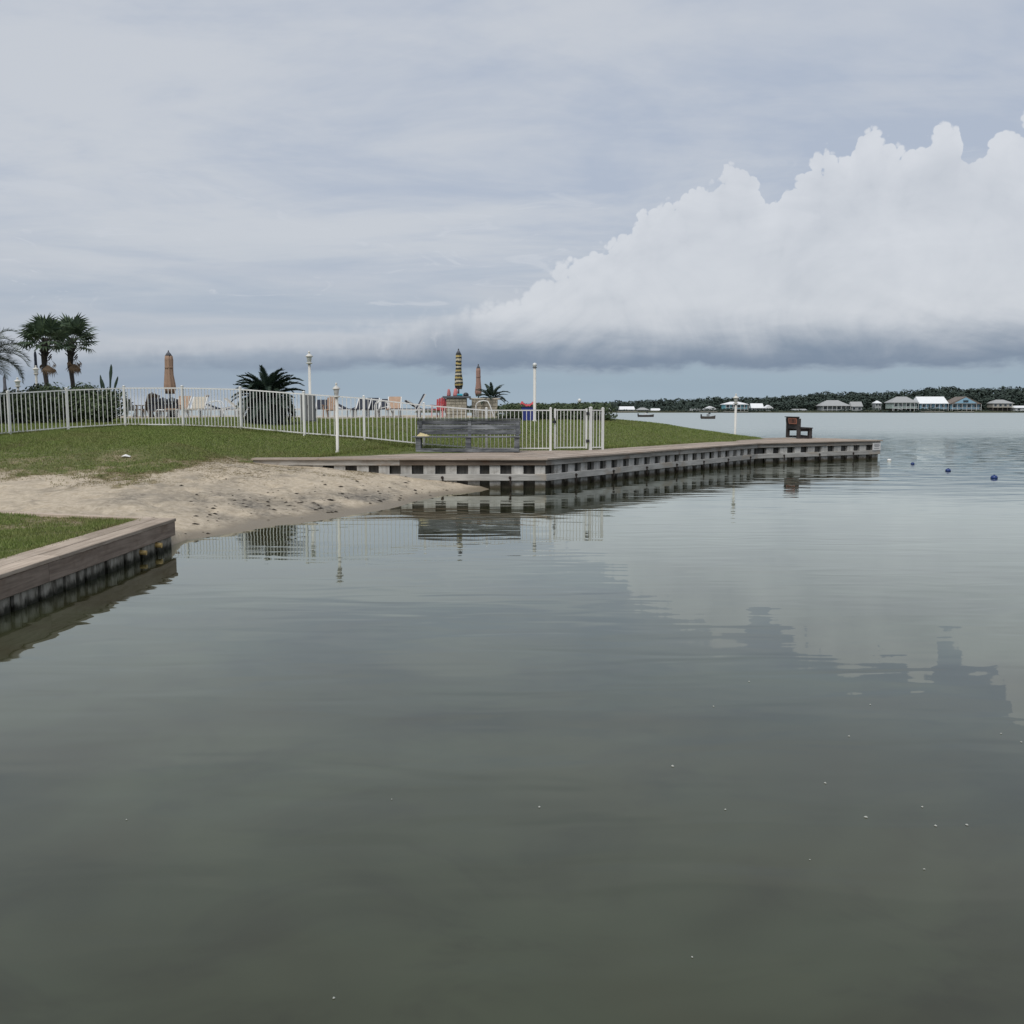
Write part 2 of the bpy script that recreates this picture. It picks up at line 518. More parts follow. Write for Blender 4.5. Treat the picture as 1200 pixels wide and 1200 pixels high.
def water_mat():
    m, n = material('lake_water')
    p = n.pos()
    x, y, z = n.sep(p)
    turb = n.attr('turbidity')
    cloud = n.noise(n.vmul(p, (0.28, 0.42, 1)), 1.0, 4, 0.6, 0.6)
    cloud2 = n.noise(n.vmul(p, (0.9, 1.2, 1)), 1.0, 4, 0.65, 0.8)
    murk = n.mix(n.ss(cloud, 0.32, 0.66), (0.034, 0.033, 0.016), (0.054, 0.061, 0.034))
    murk = n.mix(n.mul(n.ss(cloud2, 0.46, 0.72), 0.5), murk, (0.026, 0.023, 0.013))
    weed = n.noise(n.vmul(p, (0.35, 0.5, 1)), 1.0, 2, 0.5)
    murk = n.mix(n.mul(n.ss(weed, 0.56, 0.72), 0.45), murk, (0.050, 0.044, 0.022))
    # lazy undulation close in
    und = n.noise(n.vmul(p, (0.50, 1.0, 1)), 1.0, 1, 0.5, 0.3)
    und2 = n.noise(n.vmul(p, (0.95, 3.2, 1)), 1.0, 0.8, 0.5, 0.5)
    und3 = n.noise(n.vmul(p, (0.22, 1.0, 1)), 1.0, 2.0, 0.55, 0.3)
    patch = n.noise(n.vmul(p, (0.05, 0.09, 1)), 1.0, 3, 0.5)
    patch2 = n.ss(n.noise(n.vmul(p, (0.22, 0.40, 1)), 1.0, 2, 0.5), 0.38, 0.62, 0.35, 1.0)
    far = n.ss(n.add(n.add(y, n.mul(x, 0.75)), n.mul(n.sub(patch, 0.5), 26.0)), 17.0, 46.0)
    hgt = n.add(n.mul(und, 0.0046), n.mul(und2, n.mul(patch2, n.add(0.0050, n.mul(far, 0.004)))))
    hgt = n.add(hgt, n.mul(n.mul(und3, far), 0.024))
    nd = n.node('ShaderNodeBump')
    nd.inputs['Strength'].default_value = 1.0
    nd.inputs['Distance'].default_value = 1.0
    n.put(nd.inputs['Height'], hgt)
    # wind ripples farther out, as slopes (they stay true when a pixel covers many of them)
    t1 = n.node('ShaderNodeTexNoise', noise_dimensions='2D')
    n.put(t1.inputs['Vector'], n.vmul(p, (0.45, 2.2, 1)))
    t1.inputs['Scale'].default_value = 2.4
    t1.inputs['Detail'].default_value = 3.0
    t1.inputs['Roughness'].default_value = 0.6
    sx_, sy_, _z = n.sep(t1.outputs['Color'])
    far2 = n.ss(y, 34.0, 110.0)
    wind = n.add(n.mul(far, n.add(0.05, n.mul(n.ss(y, 24.0, 42.0), 0.14))), n.mul(far2, 0.30))
    slope = n.comb(n.mul(n.sub(sx_, 0.5), n.mul(wind, 0.5)), n.mul(n.sub(sy_, 0.5), wind), 0.0)
    nv = n.node('ShaderNodeVectorMath', operation='NORMALIZE')
    n.put(nv.inputs[0], n.vadd(nd.outputs[0], slope))
    nr = nv.outputs[0]
    fr = n.node('ShaderNodeFresnel')
    fr.inputs['IOR'].default_value = 1.36
    n.put(fr.inputs['Normal'], nr)
    gl = n.node('ShaderNodeBsdfGlossy')
    gl.inputs['Color'].default_value = (0.90, 0.95, 0.915, 1)
    n.put(gl.inputs['Roughness'], n.add(n.mul(n.ss(patch2, 0.5, 1.0), 0.035), n.add(0.012, n.mul(far2, 0.29))))
    n.put(gl.inputs['Normal'], nr)
    df = n.node('ShaderNodeBsdfDiffuse')
    n.put(df.inputs['Color'], murk)
    tr = n.node('ShaderNodeBsdfTransparent')
    tr.inputs['Color'].default_value = (0.80, 0.80, 0.68, 1)
    body = n.node('ShaderNodeMixShader')
    n.put(body.inputs[0], turb)
    n.t.links.new(tr.outputs[0], body.inputs[1])
    n.t.links.new(df.outputs[0], body.inputs[2])
    mx = n.node('ShaderNodeMixShader')
    n.put(mx.inputs[0], n.math('MINIMUM', n.mul(fr.outputs[0], 1.38), 0.80))
    n.t.links.new(body.outputs[0], mx.inputs[1])
    n.t.links.new(gl.outputs[0], mx.inputs[2])
    n.out(mx.outputs[0])
    MAT['lake_water'] = m


water_mat()


# ------------------------------------------------------------------ mesh helpers
class MB:
    def __init__(self):
        self.v, self.f, self.sm = [], [], []

    def poly(self, vs, faces, smooth=False):
        b = len(self.v)
        self.v += [tuple(p) for p in vs]
        self.f += [tuple(b + i for i in q) for q in faces]
        self.sm += [smooth] * len(faces)
        return self

    def box(self, c, s, rot=None, ch=0.0):
        """box of size s at c; ch chamfers the four long (local X) edges"""
        hx, hy, hz = s[0] / 2, s[1] / 2, s[2] / 2
        if ch > 0:
            ring = [(-hy + ch, -hz), (hy - ch, -hz), (hy, -hz + ch), (hy, hz - ch), (hy - ch, hz), (-hy + ch, hz), (-hy, hz - ch), (-hy, -hz + ch)]
        else:
            ring = [(-hy, -hz), (hy, -hz), (hy, hz), (-hy, hz)]
        k = len(ring)
        vs = [Vector((-hx, a, b)) for a, b in ring] + [Vector((hx, a, b)) for a, b in ring]
        if rot is not None:
            vs = [rot @ q for q in vs]
        c = Vector(c)
        fs = [(i, (i + 1) % k, k + (i + 1) % k, k + i) for i in range(k)]
        fs = [tuple(reversed(q)) for q in fs] + [tuple(range(k)), tuple(reversed(range(k, 2 * k)))]
        return self.poly([c + q for q in vs], [tuple(reversed(q)) for q in fs])

    def bar(self, p0, p1, w, h, up=(0, 0, 1), ch=0.0):
        p0, p1 = Vector(p0), Vector(p1)
        d = p1 - p0
        L = d.length
        x = d / L
        u = Vector(up)
        yv = u.cross(x)
        if yv.length < 1e-4:
            yv = Vector((0, 1, 0)).cross(x)
        yv.normalize()
        zv = x.cross(yv)
        rot = Matrix((x, yv, zv)).transposed()
        return self.box((p0 + p1) / 2, (L, w, h), rot, ch)

    def tube(self, pts, rad, n=8, cap=True):
        pts = [Vector(p) for p in pts]
        if not hasattr(rad, '__len__'):
            rad = [rad] * len(pts)
        vs, fs = [], []
        for i, p in enumerate(pts):
            t = (pts[min(i + 1, len(pts) - 1)] - pts[max(i - 1, 0)]).normalized()
            a = t.orthogonal().normalized() if abs(t.z) < 0.9 else Vector((1, 0, 0))
            a = (a - t * a.dot(t)).normalized()
            b = t.cross(a)
            for k in range(n):
                th = 2 * math.pi * k / n
                vs.append(p + (a * math.cos(th) + b * math.sin(th)) * rad[i])
        for i in range(len(pts) - 1):
            for k in range(n):
                fs.append((i * n + k, i * n + (k + 1) % n, (i + 1) * n + (k + 1) % n, (i + 1) * n + k))
        self.poly(vs, fs, True)
        if cap:
            b = len(self.v) - len(vs)
            self.f += [tuple(b + k for k in reversed(range(n))), tuple(b + (len(pts) - 1) * n + k for k in range(n))]
            self.sm += [False, False]
        return self

    def lathe(self, prof, n=12, c=(0, 0, 0), wob=None, smooth=True):
        c = Vector(c)
        vs, fs = [], []
        for i, (r, z) in enumerate(prof):
            for k in range(n):
                th = 2 * math.pi * k / n
                rr = r * (wob(th, z) if wob else 1)
                vs.append(c + Vector((rr * math.cos(th), rr * math.sin(th), z)))
        for i in range(len(prof) - 1):
            for k in range(n):
                fs.append((i * n + k, i * n + (k + 1) % n, (i + 1) * n + (k + 1) % n, (i + 1) * n + k))
        fs.append(tuple(reversed(range(n))))
        fs.append(tuple((len(prof) - 1) * n + k for k in range(n)))
        return self.poly(vs, fs, smooth)

    def slab(self, poly, z0, z1):
        k = len(poly)
        vs = [(p[0], p[1], z0) for p in poly] + [(p[0], p[1], z1) for p in poly]
        fs = [(i, (i + 1) % k, k + (i + 1) % k, k + i) for i in range(k)] + [tuple(reversed(range(k))), tuple(range(k, 2 * k))]
        return self.poly(vs, fs)

    def mesh(self, name, mat=None):
        me = bpy.data.meshes.new(name)
        me.from_pydata(self.v, [], self.f)
        me.polygons.foreach_set('use_smooth', self.sm)
        if mat:
            me.materials.append(MAT[mat])
        me.update()
        return me

    def build(self, name, mat, parent=None, loc=None, rot=None):
        return put(name, self.mesh(name, mat), parent, loc, rot)


def put(name, me, parent=None, loc=None, rot=None, scale=None):
    o = bpy.data.objects.new(name, me)
    COL.objects.link(o)
    if loc is not None:
        o.location = loc
    if rot is not None:
        o.rotation_euler = rot
    if scale is not None:
        o.scale = scale
    if parent is not None:
        o.parent = parent
    return o


def tag(o, label=None, cat=None, group=None, kind=None):
    if label: o['label'] = label
    if cat: o['category'] = cat
    if group: o['group'] = group
    if kind: o['kind'] = kind
    return o


def thing(name, label, cat, loc=(0, 0, 0), rz=0.0, group=None):
    o = put(name, None, None, loc, (0, 0, rz))
    return tag(o, label, cat, group)


# big arrays -> mesh
def np_mesh(name, verts, faces, mat, smooth=False):
    me = bpy.data.meshes.new(name)
    nv, nf, k = len(verts), len(faces), faces.shape[1]
    me.vertices.add(nv)
    me.vertices.foreach_set('co', np.ascontiguousarray(verts, dtype=np.float32).ravel())
    me.loops.add(nf * k)
    me.loops.foreach_set('vertex_index', np.ascontiguousarray(faces, dtype=np.int32).ravel())
    me.polygons.add(nf)
    me.polygons.foreach_set('loop_start', np.arange(0, nf * k, k, dtype=np.int32))
    me.polygons.foreach_set('use_smooth', np.full(nf, smooth))
    me.materials.append(MAT[mat])
    me.update(calc_edges=True)
    return me


_perm = rng.random((256, 256))


def vnoise(x, y):
    xi, yi = np.floor(x).astype(int), np.floor(y).astype(int)
    fx, fy = x - xi, y - yi
    fx, fy = fx * fx * (3 - 2 * fx), fy * fy * (3 - 2 * fy)
    a = _perm[xi % 256, yi % 256]; b = _perm[(xi + 1) % 256, yi % 256]
    c = _perm[xi % 256, (yi + 1) % 256]; d = _perm[(xi + 1) % 256, (yi + 1) % 256]
    return (a * (1 - fx) + b * fx) * (1 - fy) + (c * (1 - fx) + d * fx) * fy - 0.5


def fbm(x, y, s, o=4):
    t, a = 0, 1.0
    for i in range(o):
        t = t + a * vnoise(x * s + 17 * i, y * s + 31 * i)
        s, a = s * 2.03, a * 0.5
    return t


def sstep(x, a, b):
    t = np.clip((x - a) / (b - a), 0, 1)
    return t * t * (3 - 2 * t)


class RBF:
    def __init__(self, pts):
        p = np.array(pts, float)
        self.p = p[:, :2]
        n = len(p)
        K = self.k(np.linalg.norm(self.p[:, None] - self.p[None], axis=2))
        A = np.zeros((n + 3, n + 3))
        A[:n, :n] = K + np.eye(n) * 0.02
        A[:n, n] = 1; A[:n, n + 1:] = self.p
        A[n, :n] = 1; A[n + 1:, :n] = self.p.T
        self.w = np.linalg.solve(A, np.concatenate([p[:, 2], [0, 0, 0]]))

    @staticmethod
    def k(r): return r       # biharmonic in 3-D: gentle, little overshoot

    def __call__(self, x, y):
        x, y = np.asarray(x, float), np.asarray(y, float)
        sh = x.shape
        q = np.stack([x.ravel(), y.ravel()], 1)
        out = np.empty(len(q))
        n = len(self.p)
        for i in range(0, len(q), 20000):
            c = q[i:i + 20000]
            out[i:i + 20000] = self.k(np.linalg.norm(c[:, None] - self.p[None], axis=2)) @ self.w[:n] + self.w[n] + c @ self.w[n + 1:]
        return out.reshape(sh)


# ------------------------------------------------------------------ layout of the shore
DECK = 0.73
A0, A1 = at_z(291, 538, DECK), at_z(640, 537, DECK)
B1 = at_z(888, 519.2, DECK)
C1 = at_z(1032, 515.6, DECK)
A0.y = A1.y


def seg_frame(p, q):
    d = Vector((q.x - p.x, q.y - p.y))
    L = d.length
    d /= L
    return p.xy.copy(), d, Vector((-d.y, d.x)), L       # origin, along, inland normal, length


SEG = {'A': seg_frame(A0, A1), 'B': seg_frame(A1, B1), 'C': seg_frame(B1, C1)}
BW, CW = 1.75, 4.2       # board-walk widths


def off(seg, X, Y):
    o, d, n, L = SEG[seg]
    return (X - o.x) * n.x + (Y - o.y) * n.y


def along(seg, X, Y):
    o, d, n, L = SEG[seg]
    return (X - o.x) * d.x + (Y - o.y) * d.y


# fence: base pixel, distance -> posts
FENCE = [at_y(px, py, Y) for px, py, Y in [(-52, 516, 25.2), (12, 509.5, 26.6), (80, 503.5, 28.0), (147, 499.7, 28.8), (215, 500.6, 28.2), (283, 503.5, 27.4),
                                           (357, 510.5, 26.5), (427, 515.5, 26.5), (497, 523.0, 26.8), (570, 527.6, 27.0), (645, 528.0, 27.15)]]
GATE0, GATE1, FEND = at_z(647, 527.6, DECK), at_z(690, 527.2, DECK), at_z(706, 526.9, DECK)
for p in FENCE[-2:]:
    p.z = DECK

land = [(p.x, p.y, p.z) for p in FENCE[:9]]
land += [(p.x, p.y, DECK - 0.03) for p in (FENCE[9], FENCE[10], GATE1, FEND)]
for X in (-90, -60, -40, -25, -15, -8, -2):
    land += [(X, 36, 1.47), (X, 42, 1.50), (X, 60, 1.50)]
land += [(-90, 20, 0.8), (-60, 20, .8), (-40, 20, .8), (-25, 20, .8), (-25, 28, 1.3), (-40, 28, 1.3), (-60, 28, 1.3)]
land += [(-17, 15.5, .42), (-17, 19, .68), (-17, 24, 1.1)]
land += [(3.9, 38, 1.51), (1, 36, 1.40), (2.2, 33, 1.18), (0, 31, 1.05), (-2, 31, 1.12), (-5, 31, 1.33), (4.3, 34.5, 1.20), (4.6, 33.0, 0.98), (6.2, 38.5, 1.30), (7.9, 40, 1.02),
         (9.5, 40.6, .76), (10.5, 38.6, .715), (2, 42, 1.5), (4, 44, 1.4), (6, 46, 1.0), (8, 46, .5), (10.5, 43.5, .45), (4, 52, 1.3), (2, 58, 1.3), (8, 52, .2)]
o, d, n_, L_ = SEG['B']
for t in (2, 5, 8, 11, 13):
    q = o + d * t + n_ * (BW + 0.12)
    land.append((q.x, q.y, 0.705))
o, d, n_, L_ = SEG['C']
for t in (1, 3):
    q = o + d * t + n_ * 2.6
    land.append((q.x, q.y, 0.705))
land += [(A0.x + .1, A0.y + .5, .705), (-5.4, 23.55, .74), (-4.4, 24.5, .84), (-4.4, 25.6, .98), (-3.2, 26.2, .76), (-3.0, 24.5, .70), (-1, 25, .70), (0.6, 24.4, .70)]
mound = [at_z(px, py, z) for px, py, z in [(200, 520, 1.1), (200, 540, .8), (250, 540, .76), (0, 520, 1.06), (0, 550, .65), (100, 530, .92), (100, 550, .65), (150, 540, .78),
                                           (0, 578, .42), (100, 580, .42), (160, 585, .40)]]
land += [tuple(p) for p in mound]
land += [(A0.x - .2, A0.y - .4, .62)]
beach = [p for p in land if p[0] < -6.2]
beach += [tuple(at_z(px, py, z)) for px, py, z in [(205, 600, .27), (300, 590, .24), (300, 570, .40), (300, 555, .55), (400, 580, .24), (400, 565, .38), (460, 572, .20),
                                                   (203, 634, 0), (250, 628, 0), (300, 620, 0), (350, 613.5, 0), (400, 606, 0), (440, 599, 0), (480, 589, 0), (520, 580, 0), (558, 572, 0),
                                                   (300, 610, .05), (400, 597, .06), (480, 581, .07)]]
for px, z in ((300, .63), (350, .55), (420, .42), (460, .32), (500, .215), (540, .13), (562, .07), (590, -.10), (640, -.35)):
    q = at_y(px, 560, A0.y - 0.12)
    beach.append((q.x, q.y, z))
beach += [(-5.0, 14.2, .12), (-5.6, 14.6, .26), (-4.4, 12.6, -.14), (-4.4, 9, -.45), (-4.4, 3, -.8), (-3, 14.6, -.16), (-2, 16.5, -.18), (-1, 19.4, -.18), (0, 21.3, -.22), (0, 15, -.6), (2, 19, -.7),
          (0, 5, -1.1), (8, 10, -1.3), (10, 22, -1.3), (2.5, 24, -.7), (9, 32, -1.0), (20, 30, -1.6), (16, 36, -1.4), (25, 45, -1.8), (14, 44, -1.2), (30, 10, -2)]
f_land, f_beach = RBF(land), RBF(beach)
BX = at_z(205, 609, 0.38).x             # face of the near bulkhead (runs towards the camera)
BY = at_z(205, 609, 0.38).y
LAWN = 0.365


def return_line(X):                      # back edge of the near lawn
    return BY + 0.02 + (BX - X) * 0.32


def terrain(X, Y):
    zb, zl = f_beach(X, Y), f_land(X, Y)
    oA, oB, oC = off('A', X, Y), off('B', X, Y), off('C', X, Y)
    aC = along('C', X, Y)
    inl = ((oA > 0.31) & (oB > 0.25) & (X >= A0.x)) & ((oC > 0.25) | (X < B1.x - .2))
    inl &= (aC < SEG['C'][3] - 0.3)
    behind = np.where(X < A0.x, sstep(X, A0.x - 2.0, A0.x) * sstep(Y, A0.y - 0.6, A0.y + 0.3), inl.astype(float))
    z = zb * (1 - behind) + zl * behind
    # open water east of the point, and beyond the far bank
    z = np.where((X >= A0.x) & ~inl, np.minimum(zb, 0.66), z)
    z = z - sstep(Y, 60.5, 66) * 4
    z = z - sstep(X + (Y - 40) * 0.35, 13.5, 17.5) * 3 * (Y > 34)
    # near lawn behind the bulkhead
    ret = return_line(X)
    lw = ((X < BX - 0.13) & (Y < ret)).astype(float)
    z = z * (1 - lw) + LAWN * lw
    z = np.where((X < BX - 0.13) & (Y >= ret) & (Y < ret + 1.0), z * sstep(Y, ret, ret + 1.0) + (1 - sstep(Y, ret, ret + 1.0)) * np.minimum(LAWN, np.maximum(z, .26)), z)
    return z


def grass_mask(X, Y):
    yg = np.interp(X, [-30, -14, -12, -10, -9, -8, -7.2, -6.6, -6.0], [15.2, 15.2, 15.4, 15.7, 15.9, 16.5, 17.4, 20.6, 21.6])
    g = sstep((Y - yg) + fbm(X, Y, 0.45) * 2.4 + fbm(X + 9, Y, 2.2) * 2.4, -0.8, np.interp(X, [-9, -6.6], [8.6, 3.6]))
    inl = (off('A', X, Y) > 0.2) & (off('B', X, Y) > 0.2) & (X > A0.x)
    g = np.where(X > A0.x, np.where(inl, 1.0, 0.0), g)
    ret = return_line(X)
    lw = (X < BX - 0.13) & (Y < ret - 0.12 + 0.1 * vnoise(X * 3, Y * 3))
    thin = 0.5 + 0.5 * sstep(np.abs(fbm(X, Y, 0.9)), 0.02, .2)
    g = np.where(Y < ret, np.where(lw, thin, 0.0), g)
    pool = (Y > 41.3) & (X < 1.5)
    return np.where(pool, 0.0, g)


def bumps(X, Y, g):
    sand = 1 - g
    b = fbm(X, Y, 1.6, 4) * 0.06 * sand + fbm(X, Y, 0.35, 3) * 0.05 * g
    b += np.minimum(fbm(X + 50, Y, 3.4, 2), 0) * 0.09 * sand
    dry = sstep(terrain_z0, 0.06, 0.25)
    return b * dry * sstep(X, 0.5, -1.0) + fbm(X, Y, 0.35, 3) * 0.03 * g * sstep(X, -1.0, 0.5)


def axis(parts):
    out = []
    for a, b, s in parts:
        out += list(np.arange(a, b, s))
    return np.array(sorted(out))


gx = np.concatenate([[-6000, -800, -200], axis([(-95, -14, 1.0), (-14, 2, 0.075), (2, 26, 0.25)]), [26, 40, 120, 800, 6000]])
gy = np.concatenate([[-6000, -500, -20], axis([(-3, 8, 0.5), (8, 12, .15), (12, 25, 0.075), (25, 45, 0.2), (45, 70, 0.6)]), [70, 90, 300, 2000, 6000]])
GX, GY = np.meshgrid(gx, gy)
terrain_z0 = np.zeros(1)
core = (GX > -96) & (GX < 41) & (GY > -21) & (GY < 91)
GZ = np.full(GX.shape, -3.0)
GZ[core] = terrain(GX[core], GY[core])
GZ[(GX < -96) & (GY < 70) & (GY > -600)] = 0.5
GG = np.zeros(GX.shape)
GG[core] = grass_mask(GX[core], GY[core])
terrain_z0 = GZ
GZ = GZ + np.where(core, bumps(np.clip(GX, -100, 100), np.clip(GY, -100, 100), GG), 0)
for _ in range(210):
    fx, fy = rng.uniform(-8.6, -2.2), rng.uniform(14.6, 22.4)
    m_ = (np.abs(GX - fx) < .5) & (np.abs(GY - fy) < .5)
    if not m_.any():
        continue
    if np.median(GZ[m_]) < 0.10 or np.median(GG[m_]) > .5:
        continue
    th = rng.normal(0.9, .6)
    u_ = (GX[m_] - fx) * math.cos(th) + (GY[m_] - fy) * math.sin(th)
    v_ = -(GX[m_] - fx) * math.sin(th) + (GY[m_] - fy) * math.cos(th)
    q_ = (u_ / .17) ** 2 + (v_ / .085) ** 2
    GZ[m_] += -rng.uniform(.012, .032) * np.exp(-q_) + .010 * np.exp(-(np.sqrt(q_) - 1.6) ** 2 * 3)
GZ = np.maximum(GZ, -3.0)
ny_, nx_ = GX.shape
idx = np.arange(nx_ * ny_).reshape(ny_, nx_)
gfaces = np.stack([idx[:-1, :-1], idx[:-1, 1:], idx[1:, 1:], idx[1:, :-1]], -1).reshape(-1, 4)
gme = np_mesh('ground', np.stack([GX, GY, GZ], -1).reshape(-1, 3), gfaces, 'ground_surface', True)


def fattr(me, name, arr):
    a = me.attributes.new(name, 'FLOAT', 'POINT')
    a.data.foreach_set('value', np.ascontiguousarray(arr, dtype=np.float32).ravel())


fattr(gme, 'grass', GG)
sp = at_y(6, 529, 23.2)
soil = np.exp(-(((GX - sp.x) / 1.0) ** 2 + ((GY - sp.y) / 1.1) ** 2)) * (1.0 + fbm(GX, GY, 1.2) * 1.6)
fattr(gme, 'soil', np.clip(sstep(soil, 0.35, 0.7), 0, 1))
fattr(gme, 'wet', sstep(GZ + fbm(GX, GY, 1.2) * 0.05, 0.115, 0.03))
# a belt of wrack and trampled dark sand half-way up the beach
wr = np.exp(-((GY - np.interp(GX, [-9, -6, -4.5, -3, -1.5], [16.2, 16.0, 16.6, 18.2, 20.0])) / 1.4) ** 2) * sstep(GX, -7.9, -5.6) * sstep(GX, -1.2, -3.0)
fattr(gme, 'wrack', np.clip(wr * (0.65 + 1.6 * fbm(GX, GY, 1.5)), 0, 1))
ground = put('ground', gme)
tag(ground, 'grassy mound sloping to a sandy beach', kind='structure')


def ground_z(x, y):
    i = np.clip(np.searchsorted(gx, x) - 1, 0, len(gx) - 2)
    j = np.clip(np.searchsorted(gy, y) - 1, 0, len(gy) - 2)
    tx = (x - gx[i]) / (gx[i + 1] - gx[i])
    ty = (y - gy[j]) / (gy[j + 1] - gy[j])
    return (GZ[j, i] * (1 - tx) + GZ[j, i + 1] * tx) * (1 - ty) + (GZ[j + 1, i] * (1 - tx) + GZ[j + 1, i + 1] * tx) * ty


# ------------------------------------------------------------------ water
wx = np.concatenate([[-6000, -500, -60], axis([(-6, 26, 0.16)]), [26, 60, 500, 6000]])
wy = np.concatenate([[-3000, -20, 0], axis([(1, 12, 0.3), (12, 26, 0.12), (26, 46, .4)]), [46, 70, 120, 300, 900, 3000, 12000]])
WX, WY = np.meshgrid(wx, wy)
dep = -ground_z(WX, WY)
turb = 0.18 + 0.82 * sstep(dep, 0.0, 0.55)
k = len(wx)
widx = np.arange(WX.size).reshape(WX.shape)
wf = np.stack([widx[:-1, :-1], widx[:-1, 1:], widx[1:, 1:], widx[1:, :-1]], -1).reshape(-1, 4)
wme = np_mesh('lake_water', np.stack([WX, WY, np.zeros(WX.shape)], -1).reshape(-1, 3), wf, 'lake_water', True)
fattr(wme, 'turbidity', turb)
tag(put('lake_water', wme), 'still grey-green lagoon water', kind='structure')

# ------------------------------------------------------------------ grass blades
def grass(n, x0, x1, y0, y1, h0, h1, w, keep):
    X, Y = rng.uniform(x0, x1, n), rng.uniform(y0, y1, n)
    g = grass_mask(X, Y)
    inl = keep(X, Y) & (rng.random(n) < g * 1.1 - 0.08)
    X, Y, g = X[inl], Y[inl], g[inl]
    Z = ground_z(X, Y) - 0.006
    m = Z > 0.2
    X, Y, Z, g = X[m], Y[m], Z[m], g[m]
    k = len(X)
    h = rng.uniform(h0, h1, k) * (0.6 + 0.5 * g)
    a = rng.uniform(0, 2 * np.pi, k)
    lean = rng.normal(0, 0.5, (k, 2)) * h[:, None]
    ww = w * rng.uniform(.6, 1.3, k)
    v = np.empty((k, 3, 3))
    v[:, 0] = np.stack([X - np.cos(a) * ww, Y - np.sin(a) * ww, Z], 1)
    v[:, 1] = np.stack([X + np.cos(a) * ww, Y + np.sin(a) * ww, Z], 1)
    v[:, 2] = np.stack([X + lean[:, 0], Y + lean[:, 1], Z + h], 1)
    DRY.append(np.repeat(np.clip(1.05 - 1.25 * g + rng.normal(0, .18, k), 0, 1), 3))
    return v.reshape(-1, 3)


DRY = []


def off_deck(X, Y):
    oA, oB, oC, aC = off('A', X, Y), off('B', X, Y), off('C', X, Y), along('C', X, Y)
    onA = (X > A0.x - .1) & (oA < 0.46)
    left = np.interp(Y, [23.2, 24.05, 26.2, 27.25, 27.4], [-4.9, -4.33, -3.4, -3.0, 2.2])
    onA |= (X > left) & (Y < 27.3) & (X < 3)
    onB = (oB < BW + .05)
    onC = (X > B1.x - 1.5) & (oC < 2.0) | ((aC > 3.4) & (oC < CW + .1))
    pool = (Y > 41.2) & (X < 1.6)
    return ~((onA | onB | onC | pool) & (ground_z(X, Y) < 0.745)) & ~pool & ~(onB & (X > 1))


gv = np.concatenate([
    grass(90000, -9, BX - .2, 7, 15.6, .02, .055, .006, lambda X, Y: Y < return_line(X)),
    grass(230000, -17, -3, 17.5, 31, .025, .06, .009, off_deck),
    grass(120000, -3, 12, 26, 42, .03, .065, .011, off_deck),
    grass(90000, -26, 0, 30, 41.2, .03, .06, .011, off_deck)])
def straw(n):
    X, Y = rng.uniform(-8.4, -3.2, n), rng.uniform(16.2, 22.7, n)
    keep = (rng.random(n) < sstep(fbm(X, Y, 0.9), -0.25, 0.35) * sstep(Y - np.interp(X, [-8, -5, -3.2], [16.2, 18.6, 20.6]), 0, 2.5)) & (X > -8.2)
    X, Y = X[keep], Y[keep]
    Z = ground_z(X, Y)
    k = len(X)
    a = rng.uniform(0, 2 * np.pi, k)
    l = rng.uniform(.03, .10, k)
    v = np.empty((k, 3, 3))
    v[:, 0] = np.stack([X, Y, Z + .004], 1)
    v[:, 1] = np.stack([X + np.sin(a) * .006, Y - np.cos(a) * .006, Z + .008], 1)
    v[:, 2] = np.stack([X + np.cos(a) * l, Y + np.sin(a) * l, Z + rng.uniform(.004, .03, k)], 1)
    DRY.append(np.full(3 * k, 1.0))
    return v.reshape(-1, 3)


def tufts(line, n, spread, h0, h1):
    P = []
    for a_, b_ in zip(line[:-1], line[1:]):
        k_ = max(1, int(n * math.dist(a_, b_)))
        t_ = rng.uniform(0, 1, k_)
        P.append(np.stack([a_[0] + (b_[0] - a_[0]) * t_, a_[1] + (b_[1] - a_[1]) * t_], 1))
    P = np.concatenate(P) + rng.normal(0, spread, (sum(len(q) for q in P), 2))
    X, Y = P[:, 0], P[:, 1]
    Z = ground_z(X, Y)
    m_ = (Z > .3) & (rng.random(len(X)) < sstep(fbm(X, Y, 1.3), -.35, .35))
    X, Y, Z = X[m_], Y[m_], Z[m_]
    k_ = len(X)
    h = rng.uniform(h0, h1, k_)
    a = rng.uniform(0, 2 * np.pi, k_)
    ln = rng.normal(0, .45, (k_, 2)) * h[:, None]
    v = np.empty((k_, 3, 3))
    v[:, 0] = np.stack([X - np.cos(a) * .008, Y - np.sin(a) * .008, Z - .01], 1)
    v[:, 1] = np.stack([X + np.cos(a) * .008, Y + np.sin(a) * .008, Z - .01], 1)
    v[:, 2] = np.stack([X + ln[:, 0], Y + ln[:, 1], Z + h], 1)
    DRY.append(np.repeat(np.clip(rng.normal(.15, .25, k_), 0, 1), 3))
    return v.reshape(-1, 3)


fl_ = [(q.x, q.y) for q in FENCE[:9]]
oB0, dB0, nB0, LB0 = SEG['B']
bl0 = [tuple(oB0 + dB0 * t_ + nB0 * (BW + .10)) for t_ in (3.5, LB0)]
al0 = [(A0.x, A0.y + .5), (-4.9, A0.y + .52), (-4.3, 24.2), (-3.45, 26.2)]
lw0 = [(BX - .50, 7.0), (BX - .50, BY - .2)]
gv = np.concatenate([gv, straw(26000), tufts(fl_, 420, .05, .06, .15), tufts(bl0, 380, .06, .05, .12), tufts(al0, 420, .06, .05, .13), tufts(lw0, 500, .035, .04, .09)])
gf = np.arange(len(gv)).reshape(-1, 3)
lgm = np_mesh('lawn_grass', gv, gf, 'grass_blade')
fattr(lgm, 'dry', np.concatenate(DRY))
tag(put('lawn_grass', lgm), 'short mown grass on the mound and the near lawn', 'grass', kind='stuff')

